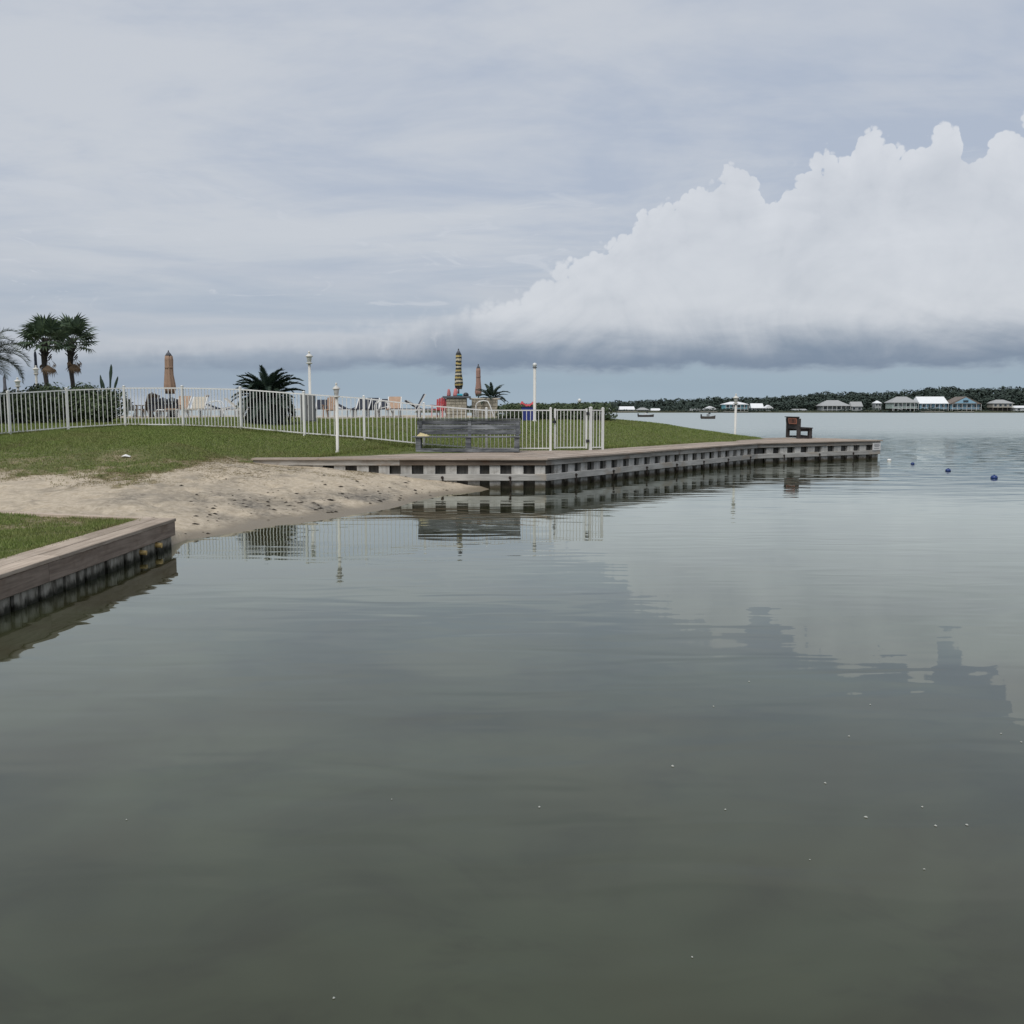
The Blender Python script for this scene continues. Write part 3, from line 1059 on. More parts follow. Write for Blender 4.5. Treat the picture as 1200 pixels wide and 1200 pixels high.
# ------------------------------------------------------------------ near bulkhead (lower left)
bh = thing('timber_bulkhead', 'weathered brown timber bulkhead with plank cap along the near lawn', 'bulkhead', (BX, BY, 0))
y_end, y_start = BY, -4.0
for row, (xo, wd) in enumerate(((-0.10, 0.235), (-0.345, 0.235))):
    yy = y_end - (0.0 if row == 0 else 0.0)
    first = True
    while yy > y_start:
        L = 3.4 if not (first and row == 1) else 2.1
        first = False
        MB().box((0, 0, 0), (L - 0.008, wd, 0.045), None, 0.006).build('cap_board', 'cap_wood', bh,
            (xo + random.uniform(-.003, .003), yy - L / 2 - BY, 0.3825 + random.uniform(-.002, .003)), (0, random.uniform(-.001, .001), math.pi / 2))
        yy -= L
yy = y_end
while yy > y_start:
    L = 3.6
    MB().box((0, 0, 0), (L - 0.006, 0.05, 0.19), None, 0.006).build('fascia_board', 'bulkhead_fascia', bh,
        (-0.015, yy - .03 - L / 2 - BY, 0.262), (0, 0, math.pi / 2))
    yy -= L
pm = MB().poly([(x_, y_, z_) for z_ in (-.8, .8) for x_, y_ in ((-.118, .02), (-.118, -.012), (-.075, -.03), (.075, -.03), (.118, -.012), (.118, .02))], [(i_, (i_ + 1) % 6, 6 + (i_ + 1) % 6, 6 + i_) for i_ in range(6)] + [(5, 4, 3, 2, 1, 0), (6, 7, 8, 9, 10, 11)]).mesh('pile_plank', 'bulkhead_pile')
i = 0
yy = y_end - 0.05
while yy > 3.0:
    put('pile_plank', pm, bh, (-0.075 + (0.018 if i % 2 else 0.0) + random.uniform(-.004, .004), yy - .13 - BY, -0.62), (0, 0, math.pi / 2 + random.uniform(-.02, .02)))
    yy -= 0.262
    i += 1
# the return along the back of the lawn
rl = 9.0
ang = math.atan2(0.32, -1)
for k in range(3):
    dx = 0.36 + k * 3.1 + 1.5
    MB().box((0, 0, 0), (3.08, 0.14, 0.05), None, 0.006).build('return_cap', 'cap_wood', bh, (-dx * math.cos(.31) - 0.05, dx * 0.305 - .03, 0.374), (0, 0, ang))
MB().box((0, 0, 0), (0.36, 0.05, 1.5)).build('end_plank', 'bulkhead_pile', bh, (-0.235, -0.045, -0.42), (0, 0, 0))
for px, py, r in ((163, 650, 0.030), (184, 643, 0.034)):
    q = at_z(px, py, 0.11)
    yv = (q.y / q.x) * (BX + 0.05)
    m = MB()
    m.tube([(-0.12, 0, 0), (0.035, 0, -0.012)], r, 12)
    m.tube([(0.033, 0, -0.012), (0.037, 0, -0.0125)], r * 0.72, 12)
    pp = m.build('drain_pipe', 'pipe_yellow', bh, (0, at_y(px, py, 12).y * 0 + (BY - (1.15 if px == 163 else .62)) - BY, 0.10 if px == 163 else .12))

# ------------------------------------------------------------------ seawall and boardwalk
wall = thing('seawall', 'pale grey sheet-pile seawall with two timber walers under the boardwalk', 'seawall', (A1.x, A1.y, 0))
walk = tag(thing('boardwalk', 'sun-bleached plank boardwalk on top of the seawall', None, (A1.x, A1.y, 0)), kind='structure')
del_ = walk.get('category')
if 'category' in walk: del walk['category']


def seg_obj(name, mb, mat, seg, t, o_, z, parent=wall):
    o, d, n, L = SEG[seg]
    p = o + d * t + n * o_
    return mb.build(name, mat, parent, (p.x - A1.x, p.y - A1.y, z), (0, 0, math.atan2(d.y, d.x)))


def seg_put(name, me, seg, t, o_, z, parent=wall):
    o, d, n, L = SEG[seg]
    p = o + d * t + n * o_
    return put(name, me, parent, (p.x - A1.x, p.y - A1.y, z), (0, 0, math.atan2(d.y, d.x)))


# heights
Z_F0, Z_F1 = 0.555, 0.69        # upper board
Z_L0, Z_L1 = 0.185, 0.345       # lower waler
bolt = MB().lathe([(0.0, 0), (0.035, 0.0), (0.035, 0.02), (0.018, 0.021), (0.018, 0.05), (0.0, 0.05)], 10).mesh('bolt', 'rust_metal')
strap = MB().box((0, 0, 0), (0.035, 0.02, 0.20)).mesh('tie_strap', 'rust_metal')
for seg, pitch, start in (('A', 0.538, 0.22), ('B', SEG['B'][3] / 21.5, 0.30), ('C', SEG['C'][3] / 9.2, 0.28)):
    o, d, n, L = SEG[seg]
    proud = MB().box((0, 0, 0), (pitch * 0.50, 0.10, 1.9)).mesh('pile_face', 'pile_pale')
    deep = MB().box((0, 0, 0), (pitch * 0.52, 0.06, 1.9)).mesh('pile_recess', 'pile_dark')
    t = start
    while t < L - 0.05:
        if t + pitch * .25 < L + 0.05:
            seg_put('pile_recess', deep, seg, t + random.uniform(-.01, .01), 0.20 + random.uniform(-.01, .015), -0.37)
        if t + pitch * .75 < L + .02:
            fo = seg_put('pile_face', proud, seg, t + pitch * 0.5 + random.uniform(-.012, .012), 0.105 + random.uniform(-.012, .008), -0.37)
            fo.scale = (random.uniform(.9, 1.08), 1, 1)
            fo.rotation_euler[1] = random.uniform(-.012, .012)
        t += pitch
    # boards
    t = 0.0
    bl = 3.55
    while t < L - 0.02:
        l = min(bl, L - t)
        mat = 'fascia_brown' if (seg == 'A' and t > 2.2) else 'fascia_grey'
        seg_obj('upper_waler', MB().box((0, 0, 0), (l - .006, 0.05, Z_F1 - Z_F0), None, .005), mat, seg, t + l / 2, 0.025 + random.uniform(-.003, .003), (Z_F0 + Z_F1) / 2 + random.uniform(-.003, .003))
        if seg != 'A' or t + l > 2.0:
            seg_obj('lower_waler', MB().box((0, 0, 0), (l - .006, 0.07, Z_L1 - Z_L0), None, .006), 'waler_grey', seg, t + l / 2, 0.02, (Z_L0 + Z_L1) / 2 + random.uniform(-.004, .004))
        t += l
    t = 1.3
    while t < L - 0.2:
        if seg != 'A' or t > 2.6:
            b = seg_put('bolt', bolt, seg, t, -0.014, 0.265)
            b.rotation_euler = (math.pi / 2, 0, math.atan2(d.y, d.x))
            seg_put('tie_strap', strap, seg, t + .01, -0.026, 0.185)
        t += 1.64 if seg == 'A' else 1.85
# end face of the pier
o, d, n, L = SEG['C']
pe = o + d * (L - 0.03)
for k in range(8):
    p = pe + n * (0.3 + k * 0.5)
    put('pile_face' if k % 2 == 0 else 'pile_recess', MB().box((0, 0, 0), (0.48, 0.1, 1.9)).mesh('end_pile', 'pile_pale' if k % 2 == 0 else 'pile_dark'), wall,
        (p.x - A1.x - d.x * .07 * (1 + k % 2), p.y - A1.y - d.y * .07 * (1 + k % 2), -0.37), (0, 0, math.atan2(n.y, n.x)))
for zc, hh, nm, mt in ((0.6225, .135, 'upper_waler', 'fascia_grey'), (0.265, .16, 'lower_waler', 'waler_grey')):
    p = pe + n * (CW / 2)
    MB().box((0, 0, 0), (CW - .06, 0.06, hh), None, .005).build(nm, mt, wall, (p.x - A1.x, p.y - A1.y, zc), (0, 0, math.atan2(n.y, n.x)))


# planks, laid lengthwise; every one a slab of its own with slightly uneven level
def plank(poly):
    z = DECK + random.uniform(-0.003, 0.003)
    c = Vector((sum(p[0] for p in poly) / len(poly), sum(p[1] for p in poly) / len(poly)))
    a = math.atan2(poly[1][1] - poly[0][1], poly[1][0] - poly[0][0])
    ca, sa = math.cos(-a), math.sin(-a)
    loc = [((p[0] - c.x) * ca - (p[1] - c.y) * sa, (p[0] - c.x) * sa + (p[1] - c.y) * ca) for p in poly]
    MB().slab(loc, -0.04, 0.0).build('plank', 'deck_boards', walk, (c.x - A1.x, c.y - A1.y, z), (0, 0, a))


OVER = -0.06                     # the first plank overhangs the fascia
PW, GAP = 0.20, 0.008


def rows(width):
    a = OVER
    while a < width:
        b = min(a + PW, width)
        if b - a > 0.05:
            yield a, b - GAP
        a += PW


oB_, dB_, nB_, LB_ = SEG['B']


def a_right(dA):                 # X on segment A's row where the mitre / the back of B is met
    lim = min(max(dA, OVER), BW)
    Y = A1.y + dA
    return oB_.x + (nB_.y * (Y - oB_.y) - lim) / (-nB_.x)


def a_left(dA):
    return A0.x - 0.03 if dA < 0.36 else float(np.interp(A1.y + dA, [23.2, 24.05, 26.2, 27.25], [-4.9, -4.33, -3.4, -3.0]))


for r, (a, b) in enumerate(rows(4.42)):
    xl0, xl1, xr0, xr1 = a_left(a), a_left(b), a_right(a), a_right(b)
    cuts = [0.0]
    t = [0.45, 0.2, 0.7, 0.33, 0.58][r % 5] * 3.6
    while t < (xr0 - xl0) - 0.4:
        cuts.append(t)
        t += 3.6
    W0 = xr0 - xl0
    cuts.append(W0)
    for i in range(len(cuts) - 1):
        f0, f1 = cuts[i] / W0, cuts[i + 1] / W0
        e = 0.004
        plank([(xl0 + (xr0 - xl0) * f0 + e, A1.y + a), (xl0 + (xr0 - xl0) * f1 - e, A1.y + a), (xl1 + (xr1 - xl1) * f1 - e, A1.y + b), (xl1 + (xr1 - xl1) * f0 + e, A1.y + b)])


def mitre(s0, s1, dd):           # meeting point of two rows at offset dd
    o0, d0, n0, _ = SEG[s0]
    o1, d1, n1, _ = SEG[s1]
    M = np.array([[n0.x, n0.y], [n1.x, n1.y]])
    return np.linalg.solve(M, [dd + n0.dot(o0), dd + n1.dot(o1)])


def lay(seg, startpts, endpts, a, b, r):
    """startpts/endpts: the two corner points at offsets a and b"""
    s0, s1, e0, e1 = (np.array(q) for q in (startpts[0], startpts[1], endpts[0], endpts[1]))
    L = np.linalg.norm(e0 - s0)
    cuts = [0.0]
    t = [0.5, 0.15, 0.8, 0.3, 0.65][r % 5] * 3.6
    while t < L - 0.4:
        cuts.append(t)
        t += 3.6
    cuts.append(L)
    for i in range(len(cuts) - 1):
        f0, f1 = cuts[i] / L + .004 / L, cuts[i + 1] / L - .004 / L
        plank([tuple(s0 + (e0 - s0) * f0), tuple(s0 + (e0 - s0) * f1), tuple(s1 + (e1 - s1) * f1), tuple(s1 + (e1 - s1) * f0)])


for r, (a, b) in enumerate(rows(BW)):
    st = [np.array([a_right(a), A1.y + a]) if a >= OVER else None, np.array([a_right(b), A1.y + b])]
    lay('B', st, [mitre('B', 'C', a), mitre('B', 'C', b)], a, b, r)
oC_, dC_, nC_, LC_ = SEG['C']
for r, (a, b) in enumerate(rows(CW)):
    if b < BW + 0.05:
        st = [mitre('B', 'C', a), mitre('B', 'C', b)]
    else:
        s = 0.9 + (a - BW) * 0.9
        st = [np.array(oC_ + dC_ * s + nC_ * a), np.array(oC_ + dC_ * s + nC_ * b)]
    en = [np.array(oC_ + dC_ * (LC_ + .06) + nC_ * q) for q in (a, b)]
    lay('C', st, en, a, b, r)

# small white notice at the pier end
sp_ = oC_ + dC_ * (LC_ - 0.26) - nC_ * 0.03
sg = thing('notice_sign', 'small white notice board at the tip of the pier', 'sign', (sp_.x, sp_.y, 0.34), math.atan2(dC_.y, dC_.x))
MB().box((0, 0, 0.14), (0.46, 0.012, 0.28)).build('sign_panel', 'sign_white', sg)
for zz, ww in ((0.235, .30), (0.19, .34), (0.145, .26), (0.075, .30)):
    MB().box((0, 0, 0), (ww, 0.003, 0.016)).build('text_line', 'sign_ink', sg, (0.0, -0.009, zz))

# ------------------------------------------------------------------ white pool fence with gate
fence = thing('pool_fence', 'long white metal picket fence curving over the grassy mound', 'fence', FENCE[5])
FO = Vector(FENCE[5])
FH = 1.20
picket = MB().box((0, 0, FH / 2 - 0.01), (0.017, 0.017, FH - 0.10)).mesh('picket', 'white_paint')


def post_mesh(h, w=0.062):
    m = MB()
    m.box((0, 0, h / 2 - 0.1), (w, w, h + 0.2))
    m.box((0, 0, h + .008), (w + .014, w + .014, 0.016))
    b = w / 2 + .003
    m.poly([(-b, -b, h + .016), (b, -b, h + .016), (b, b, h + .016), (-b, b, h + .016), (0, 0, h + .04)], [(0, 1, 4), (1, 2, 4), (2, 3, 4), (3, 0, 4)])
    return m.mesh('post', 'white_paint')


pst = post_mesh(FH)
line = FENCE + []
for i, p in enumerate(line):
    a = math.atan2(line[min(i + 1, len(line) - 1)].y - line[max(i - 1, 0)].y, line[min(i + 1, len(line) - 1)].x - line[max(i - 1, 0)].x)
    put('post', pst, fence, p - FO, (0, 0, a))
for i in range(len(line) - 1):
    p, q = line[i], line[i + 1]
    a = math.atan2(q.y - p.y, q.x - p.x)
    u = (q - p).normalized()
    for nm, hz, hh in (('top_rail', FH - 0.05, .034), ('bottom_rail', 0.07, .030)):
        MB().bar(p + u * .03 + Vector((0, 0, hz)) - FO, q - u * .03 + Vector((0, 0, hz)) - FO, 0.03, hh).build(nm, 'white_paint', fence)
    L = (q - p).xy.length
    kk = max(2, int(round(L / 0.118)))
    for j in range(1, kk):
        put('picket', picket, fence, p.lerp(q, j / kk) - FO, (0, 0, a))
# short closing panel right of the gate
p, q = GATE1 + (FEND - GATE1).normalized() * 0.05, FEND
a = math.atan2(q.y - p.y, q.x - p.x)
put('post', post_mesh(FH + .02, .075), fence, p - FO, (0, 0, a))
put('post', pst, fence, q - FO, (0, 0, a))
for nm, hz in (('top_rail', FH - 0.05), ('bottom_rail', 0.07)):
    MB().bar(p + Vector((0, 0, hz)) - FO, q + Vector((0, 0, hz)) - FO, 0.03, .03).build(nm, 'white_paint', fence)
for j in range(1, 4):
    put('picket', picket, fence, p.lerp(q, j / 4) - FO, (0, 0, a))

gate = thing('pool_gate', 'white picket gate with black latch between two posts by the bench', 'gate', GATE0)
g0, g1 = GATE0 + Vector((0.05, .01, 0)), GATE1 - Vector((0.05, 0.0, 0))
a = math.atan2(g1.y - g0.y, g1.x - g0.x)
u = (g1 - g0)
st = MB().box((0, 0, FH / 2 + .02), (0.05, 0.05, FH - .04)).mesh('stile', 'white_paint')
for f in (0.03, 0.97):
    put('stile', st, gate, g0 + u * f - GATE0, (0, 0, a))
for nm, hz in (('top_rail', FH - 0.04), ('bottom_rail', 0.075)):
    MB().bar(g0 + u * .06 + Vector((0, 0, hz)) - GATE0, g0 + u * .94 + Vector((0, 0, hz)) - GATE0, 0.03, .034).build(nm, 'white_paint', gate)
for j in range(1, 10):
    put('picket', picket, gate, g0 + u * (j / 10) - GATE0, (0, 0, a))
m = MB().box((0, -0.045, 0), (0.10, 0.06, 0.075), None, .008)
m.tube([(0, -0.05, 0.02), (0, -0.05, 0.11)], 0.016, 8)
m.build('latch', 'dark_metal', gate, g0 + u * 0.0 + Vector((0, 0, .82)) - GATE0, (0, 0, a))
hg = MB().box((0, -0.035, 0), (0.085, 0.05, 0.085), None, .01).mesh('hinge', 'dark_metal')
for hz in (0.26, 1.06):
    put('hinge', hg, gate, g1 + Vector((0, 0, hz)) - GATE0, (0, 0, a))


# ------------------------------------------------------------------ benches
def bench(name, label, loc, rz, L, wood, hb=0.90, middle=True):
    b = thing(name, label, 'bench', loc, rz)
    # local: X along the bench, -Y is the front
    for k in range(3):
        zz = 0.545 + k * 0.135
        yv = 0.235 + k * 0.022
        MB().box((0, 0, 0), (L - .02 * (k == 1), 0.035, 0.128), Matrix.Rotation(-0.16, 3, 'X'), .006).build('back_slat', wood, b, (random.uniform(-.01, .01), yv, zz), (0, 0, 0))
    for k in range(4):
        MB().box((0, 0, 0), (L + 0.06, 0.118, 0.036), None, .006).build('seat_slat', wood, b, (-0.03 + random.uniform(-.006, .006), -0.225 + k * 0.125, 0.425 + random.uniform(-.002, .002)))
    xs = [-L / 2 + 0.09, 0.02, L / 2 - 0.09] if middle else [-L / 2 + .09, L / 2 - .09]
    for x in xs:
        MB().box((0, 0, 0.2025), (0.14, 0.085, 0.405), None, 0).build('front_leg', wood, b, (x, -0.20, 0))
        m = MB()
        m.bar((x, 0.19, 0), (x, 0.275, hb - .06), 0.085, 0.09, (1, 0, 0))
        m.build('rear_leg', wood, b, (0, 0.012, 0))
        MB().box((x, 0.0, 0.37), (0.045, 0.36, 0.07)).build('seat_bearer', wood, b)
        MB().box((x, 0.0, 0.045), (0.05, 0.36, 0.07)).build('foot_rail', wood, b)
    MB().box((0, -0.262, 0.06), (L - .06, 0.036, 0.10), None, .006).build('front_sill', wood, b)
    MB().box((0, 0.33, 0.93 - .10 * 0), (L, 0.11, 0.034), None, .006).build('top_slat', wood, b, (0, -.02, hb - .925 - .0))
    return b


bl_ = at_z(485.5, 530.3, DECK)
br_ = at_z(611, 530.5, DECK)
bc = (bl_ + br_) / 2
bench('park_bench', 'long weathered grey timber bench in front of the white fence', (bc.x, bc.y + .25, DECK + .002), math.atan2(br_.y - bl_.y, br_.x - bl_.x), (br_ - bl_).length - 0.05, 'bench_wood')
# crumpled towel on its left end
m = MB()
tv, tf = [], []
NX_, NY_ = 14, 8
for j in range(NY_):
    for i in range(NX_):
        u_, v_ = i / (NX_ - 1), j / (NY_ - 1)
        e = min(u_, 1 - u_, v_, 1 - v_) * 4
        hgt = min(e, 1) * (0.03 + 0.07 * max(0, 1 - u_ * 1.5) * (0.5 + random.random() * .6) + 0.035 * random.random())
        tv.append((u_ * 0.34 + random.uniform(-.01, .01), v_ * 0.30 + random.uniform(-.01, .01), hgt))
for j in range(NY_ - 1):
    for i in range(NX_ - 1):
        q = j * NX_ + i
        tf.append((q, q + 1, q + 1 + NX_, q + NX_))
m.poly(tv, tf, True)
tw = m.build('crumpled_towel', 'towel_yellow', None, (bl_.x + .07, bc.y + 0.02, DECK + .446))
tag(tw, 'crumpled pale yellow towel on the left end of the long bench', 'towel')

b2 = bench('park_bench', 'dark wooden bench with orange panel at the end of the pier', (at_z(932, 512.4, DECK).x * 0 + 11.87, 39.3, DECK + .004), R(90 - 1), 1.85, 'bench_wood_brown', 0.86, False)
MB().box((0, 0, 0), (1.25, 0.02, 0.25), Matrix.Rotation(-0.16, 3, 'X')).build('orange_panel', 'orange_panel', b2, (-0.12, 0.305, 0.70))
for sx_ in (-1, 1):
    MB().box((0, 0, 0), (.17, .12, .80)).build('end_post', 'bench_wood_brown', b2, (sx_ * .80, .245, .402))
    MB().box((0, 0, 0), (.17, .40, .11)).build('end_brace', 'bench_wood_brown', b2, (sx_ * .80, -.02, .345))
    MB().box((0, 0, 0), (.19, .13, .40)).build('end_post', 'bench_wood_brown', b2, (sx_ * .80, -.21, .203))
MB().box((0, 0, 0), (1.75, .04, .13)).build('seat_apron', 'bench_wood_brown', b2, (0, .27, .44))
for k in range(5):
    MB().box((0, 0, 0), (random.uniform(.07, .13), 0.006, 0.17), Matrix.Rotation(-0.16, 3, 'X')).build('panel_mark', 'bench_wood_brown', b2, (-0.52 + k * 0.2, 0.319, 0.70))


# ------------------------------------------------------------------ lamp posts
def lamp_parts(root, h, s=1.0, w=0.05):
    MB().lathe([(w * 1.5, -0.25), (w * 1.5, .03), (w, .06), (w * .92, h * .93), (w * .92, h - 0.14 * s)], 10).build('pole', 'lamp_paint', root)
    m = MB().lathe([(w * .9, h - .14 * s), (w * 2.2, h - .12 * s), (w * 2.2, h - .10 * s), (w * 1.3, h - .09 * s)], 10)
    m.build('collar', 'lamp_paint', root)
    MB().lathe([(w * 1.25, h - .09 * s), (w * 1.9, h + .08 * s), (w * 1.9, h + .09 * s), (w * .5, h + .10 * s)], 10).build('lamp_glass', 'lamp_glass', root)
    MB().lathe([(w * 2.7, h + .085 * s), (w * 2.7, h + .10 * s), (w * 1.4, h + .155 * s), (w * .6, h + .175 * s), (w * .6, h + .20 * s), (w * .9, h + .225 * s), (w * .5, h + .255 * s), (0.002, h + .265 * s)], 10).build('lamp_cap', 'lamp_paint', root)


def ball_parts(root, h, w):
    MB().lathe([(w * 1.6, -0.25), (w * 1.6, .03), (w, .06), (w * .95, h)], 10).build('pole', 'lamp_paint', root)
    MB().lathe([(w * .95, h), (w * 1.5, h + .02), (w * 1.5, h + .04), (w, h + .05)], 10).build('collar', 'cabinet_grey', root)
    MB().lathe([(w * .8, h + .05)] + [(max(.003, .085 * math.sin(a_)), h + .125 - .085 * math.cos(a_)) for a_ in (.6, 1.0, 1.57, 2.1, 2.6, 3.1)], 12).build('lamp_globe', 'lamp_glass', root)


def lamp(label, px, top_py, base_py, Y, s=1.0, w=0.05, ball=False):
    b = at_y(px, base_py, Y)
    t = at_y(px, top_py, Y)
    zg = float(ground_z(np.array([b.x]), np.array([b.y]))[0])
    root = thing('lamp_post', label, 'lamp post', (b.x, b.y, zg))
    if ball:
        ball_parts(root, t.z - zg - .21, w)
    else:
        lamp_parts(root, t.z - zg - 0.27 * s, s, w)
    return root


lamp('short beige lamp post standing on the grass in front of the fence', 395.5, 448, 527, 24.3, 0.95, .038)
lamp('tall white lamp post behind the fence beside the grey cabinet', 364, 411, 494, 38.5, 1.3, .058)
lamp('tall white lamp post beside the red towel right of the umbrellas', 626.5, 425, 492, 36.8, 1.0, .058, True)
lamp('lamp post rising behind the gate above the dark hedge', 679, 467, 488, 41.5, 0.8, .05, True)
lamp('slim lamp post standing alone on the grass near the pier end', 861.3, 461, 512, 40.4, 1.1, .05)
lamp('pale lamp post next to the left fan palm trunk', 45, 428, 488, 43.0, 1.0, .055)
lamp('pale lamp post half hidden by the drooping palm at the left edge', 23, 442, 490, 40.0, 1.0, .055)

# ------------------------------------------------------------------ palms
def feather_mesh(name, L, nleaf, ll, droop, mat, width=0.02, vfold=0.5, rach=0.014):
    """frond along +X drooping towards -Z"""
    m = MB()
    pts = []
    K = 12
    ang, p = 0.0, Vector((0, 0, 0))
    for i in range(K + 1):
        pts.append(p.copy())
        ang -= droop / K * (0.4 + 1.2 * i / K)
        p = p + Vector((math.cos(ang), 0, math.sin(ang))) * (L / K)
    m.tube(pts, [rach * (1 - 0.85 * i / K) for i in range(K + 1)], 4)
    for i in range(nleaf):
        t = 0.16 + 0.84 * i / (nleaf - 1)
        f = t * K
        k = min(int(f), K - 1)
        b = pts[k].lerp(pts[k + 1], f - k)
        tg = (pts[k + 1] - pts[k]).normalized()
        nn = Vector((-tg.z, 0, tg.x))
        l = ll * (0.55 + 0.45 * math.sin(math.pi * min(1, t * 1.05 + .08))) * (1.0 if t < .9 else .7)
        for s in (-1, 1):
            dr = (tg * 0.55 + Vector((0, s, 0)) * 0.85 + nn * vfold * random.uniform(.4, 1.1)).normalized()
            tip = b + dr * l + Vector((0, 0, -0.14 * l * random.uniform(.5, 1.8)))
            mid = b + dr * l * .5
            side = tg * width
            m.poly([b - side, b + side, mid + side * .9, tip, mid - side * .9], [(0, 1, 2, 3, 4)])
    return m.mesh(name, mat)


def fan_mesh(name, pet, rad, nseg, mat, droop=0.3, spread=250):
    m = MB()
    m.tube([(0, 0, 0), (pet * .5, 0, 0.03), (pet, 0, -0.02)], [.016, .012, .010], 4)
    c = Vector((pet, 0, -0.02))
    for i in range(nseg):
        th = R(spread * (i / (nseg - 1) - .5))
        l = rad * (0.78 + 0.22 * math.cos(th * .7)) * random.uniform(.9, 1.06)
        dr = Vector((math.cos(th), math.sin(th), 0.12 * math.cos(2 * th) + .10))
        sd = Vector((-math.sin(th), math.cos(th), 0))
        mid = c + dr * l * .55
        tip = c + dr * l + Vector((0, 0, -droop * l * random.uniform(.4, 1.2)))
        w1 = l * .55 * R(spread) / nseg * .62
        m.poly([c, mid - sd * w1 + Vector((0, 0, .015)), tip, mid + sd * w1 + Vector((0, 0, .015))], [(0, 1, 2, 3)])
    return m.mesh(name, mat)


fan_leaves = [fan_mesh('frond', random.uniform(.5, .8), random.uniform(.68, .82), 17, 'palm_leaf', random.uniform(.15, .5)) for _ in range(4)]
fan_dead = [fan_mesh('dead_frond', .22, .52, 9, 'dead_frond', .5, 85) for _ in range(2)]


def fan_palm(label, px, base_py, crown_py, Y, nl, boots, dead):
    b = at_y(px, base_py, Y)
    b.z = float(ground_z(np.array([b.x]), np.array([b.y]))[0])
    c = at_y(px, crown_py, Y)
    h = c.z - b.z
    root = thing('fan_palm', label, 'palm', b)
    m = MB()
    pts = [Vector((0.10 * math.sin(i * .7) * (i / 10), 0, -0.3 + (h + .3) * i / 10)) for i in range(11)]
    m.tube(pts, [.17, .13, .11, .10, .10, .10, .105, .115, .14, .16, .09], 9)
    m.build('trunk', 'bark', root)
    m = MB()
    for i in range(boots):
        th, zz = i * 2.4, h * (.72 + .26 * i / boots)
        d = Vector((math.cos(th), math.sin(th), 1.2))
        p = Vector((math.cos(th) * .12, math.sin(th) * .12, zz))
        m.bar(p, p + d * .16, .07, .03)
    m.build('leaf_boots', 'bark', root)
    top = pts[-1]
    for i in range(nl):
        th = i * 2.39996 + random.uniform(-.2, .2)
        e = R(72 - 90 * (i / (nl - 1)) ** 0.75 + random.uniform(-8, 8))
        s = random.uniform(.82, 1.0)
        put('frond', fan_leaves[i % 4], root, top + Vector((math.cos(th) * .06, math.sin(th) * .06, -0.25 * i / nl)), (random.uniform(-.4, .4), -e, th), (s, s, s))
    for i in range(dead):
        th = i * 2.4 + .5
        put('dead_frond', fan_dead[i % 2], root, top + Vector((math.cos(th) * .12, math.sin(th) * .12, -.80 - .10 * (i % 4))), (random.uniform(-.3, .3), R(random.uniform(62, 82)), th))
    return root


fan_palm('fan palm with a slim grey trunk, left of the pair behind the hedge', 57, 489, 396, 44.0, 24, 26, 4)
fan_palm('fan palm with brown dead fronds hanging, right of the pair behind the hedge', 87.5, 489, 396, 46.0, 26, 26, 7)

# drooping feather palm reaching in from the left edge
pb = at_y(-16, 470, 31)
pb.z = float(ground_z(np.array([pb.x]), np.array([pb.y]))[0])
ct = at_y(-16, 414, 31)
pin = thing('feather_palm', 'grey-green palm with drooping feathery fronds cut by the left edge', 'palm', pb)
hh = ct.z - pb.z
MB().tube([(0, 0, -.3), (0.02, 0, hh * .4), (0, 0, hh)], [.27, .24, .26], 10).build('trunk', 'bark', pin)
pf = [feather_mesh('frond', random.uniform(1.25, 1.5), 34, .40, random.uniform(1.5, 2.2), 'pindo_leaf', .011, .5) for _ in range(4)]
for i in range(30):
    th = i * 2.39996
    e = R(78 - 80 * (i / 29) + random.uniform(-6, 6))
    put('frond', pf[i % 4], pin, (math.cos(th) * .1, math.sin(th) * .1, hh - .1), (random.uniform(-.3, .3), -e, th))

# sago palms
sago_f = [feather_mesh('frond', random.uniform(1.1, 1.35), 40, .23, random.uniform(.6, 1.5), 'sago_leaf', .020, .6, .02) for _ in range(4)]


sago_round = [feather_mesh('frond', random.uniform(1.15, 1.4), 40, .23, random.uniform(1.3, 2.3), 'sago_leaf', .022, .6, .02) for _ in range(4)]


def sago(label, loc, n, s, trunk=.3, emin=-25, leaves=sago_f):
    root = thing('sago_palm', label, 'palm', loc)
    MB().tube([(0, 0, -.2), (0, 0, trunk * .6), (0, 0, trunk)], [.18, .20, .14], 10).build('trunk', 'bark', root)
    for i in range(n):
        th = i * 2.39996 + random.uniform(-.15, .15)
        e = R(86 + (emin - 86) * (i / (n - 1)) + random.uniform(-8, 8))
        k = s * random.uniform(.88, 1.1)
        put('frond', leaves[i % len(leaves)], root, (math.cos(th) * .06, math.sin(th) * .06, trunk - .03), (random.uniform(-.3, .3), -e, th), (k, k, k))
    return root


def on_ground(px, Y):
    p = at_y(px, 500, Y)
    p.z = float(ground_z(np.array([p.x]), np.array([p.y]))[0])
    return p


sago('big dark sago palm behind the middle of the white fence', on_ground(314, 33.0), 130, .98, .90, -65, sago_f + sago_round)

# ------------------------------------------------------------------ shrubs and hedges
def leaf_cloud(n, sampler, size, up=0.4):
    P, N = sampler(n)
    N = N + rng.normal(0, .55, N.shape) + np.array([0, 0, up])
    N /= np.linalg.norm(N, axis=1)[:, None]
    T = np.cross(N, rng.normal(0, 1, N.shape))
    T /= np.linalg.norm(T, axis=1)[:, None]
    B = np.cross(N, T)
    s = size * rng.uniform(.6, 1.4, n)[:, None]
    v = np.stack([P - T * s * .5, P + B * s * .35, P + T * s, P - B * s * .35], 1)
    return v.reshape(-1, 3), np.arange(4 * n).reshape(-1, 4)


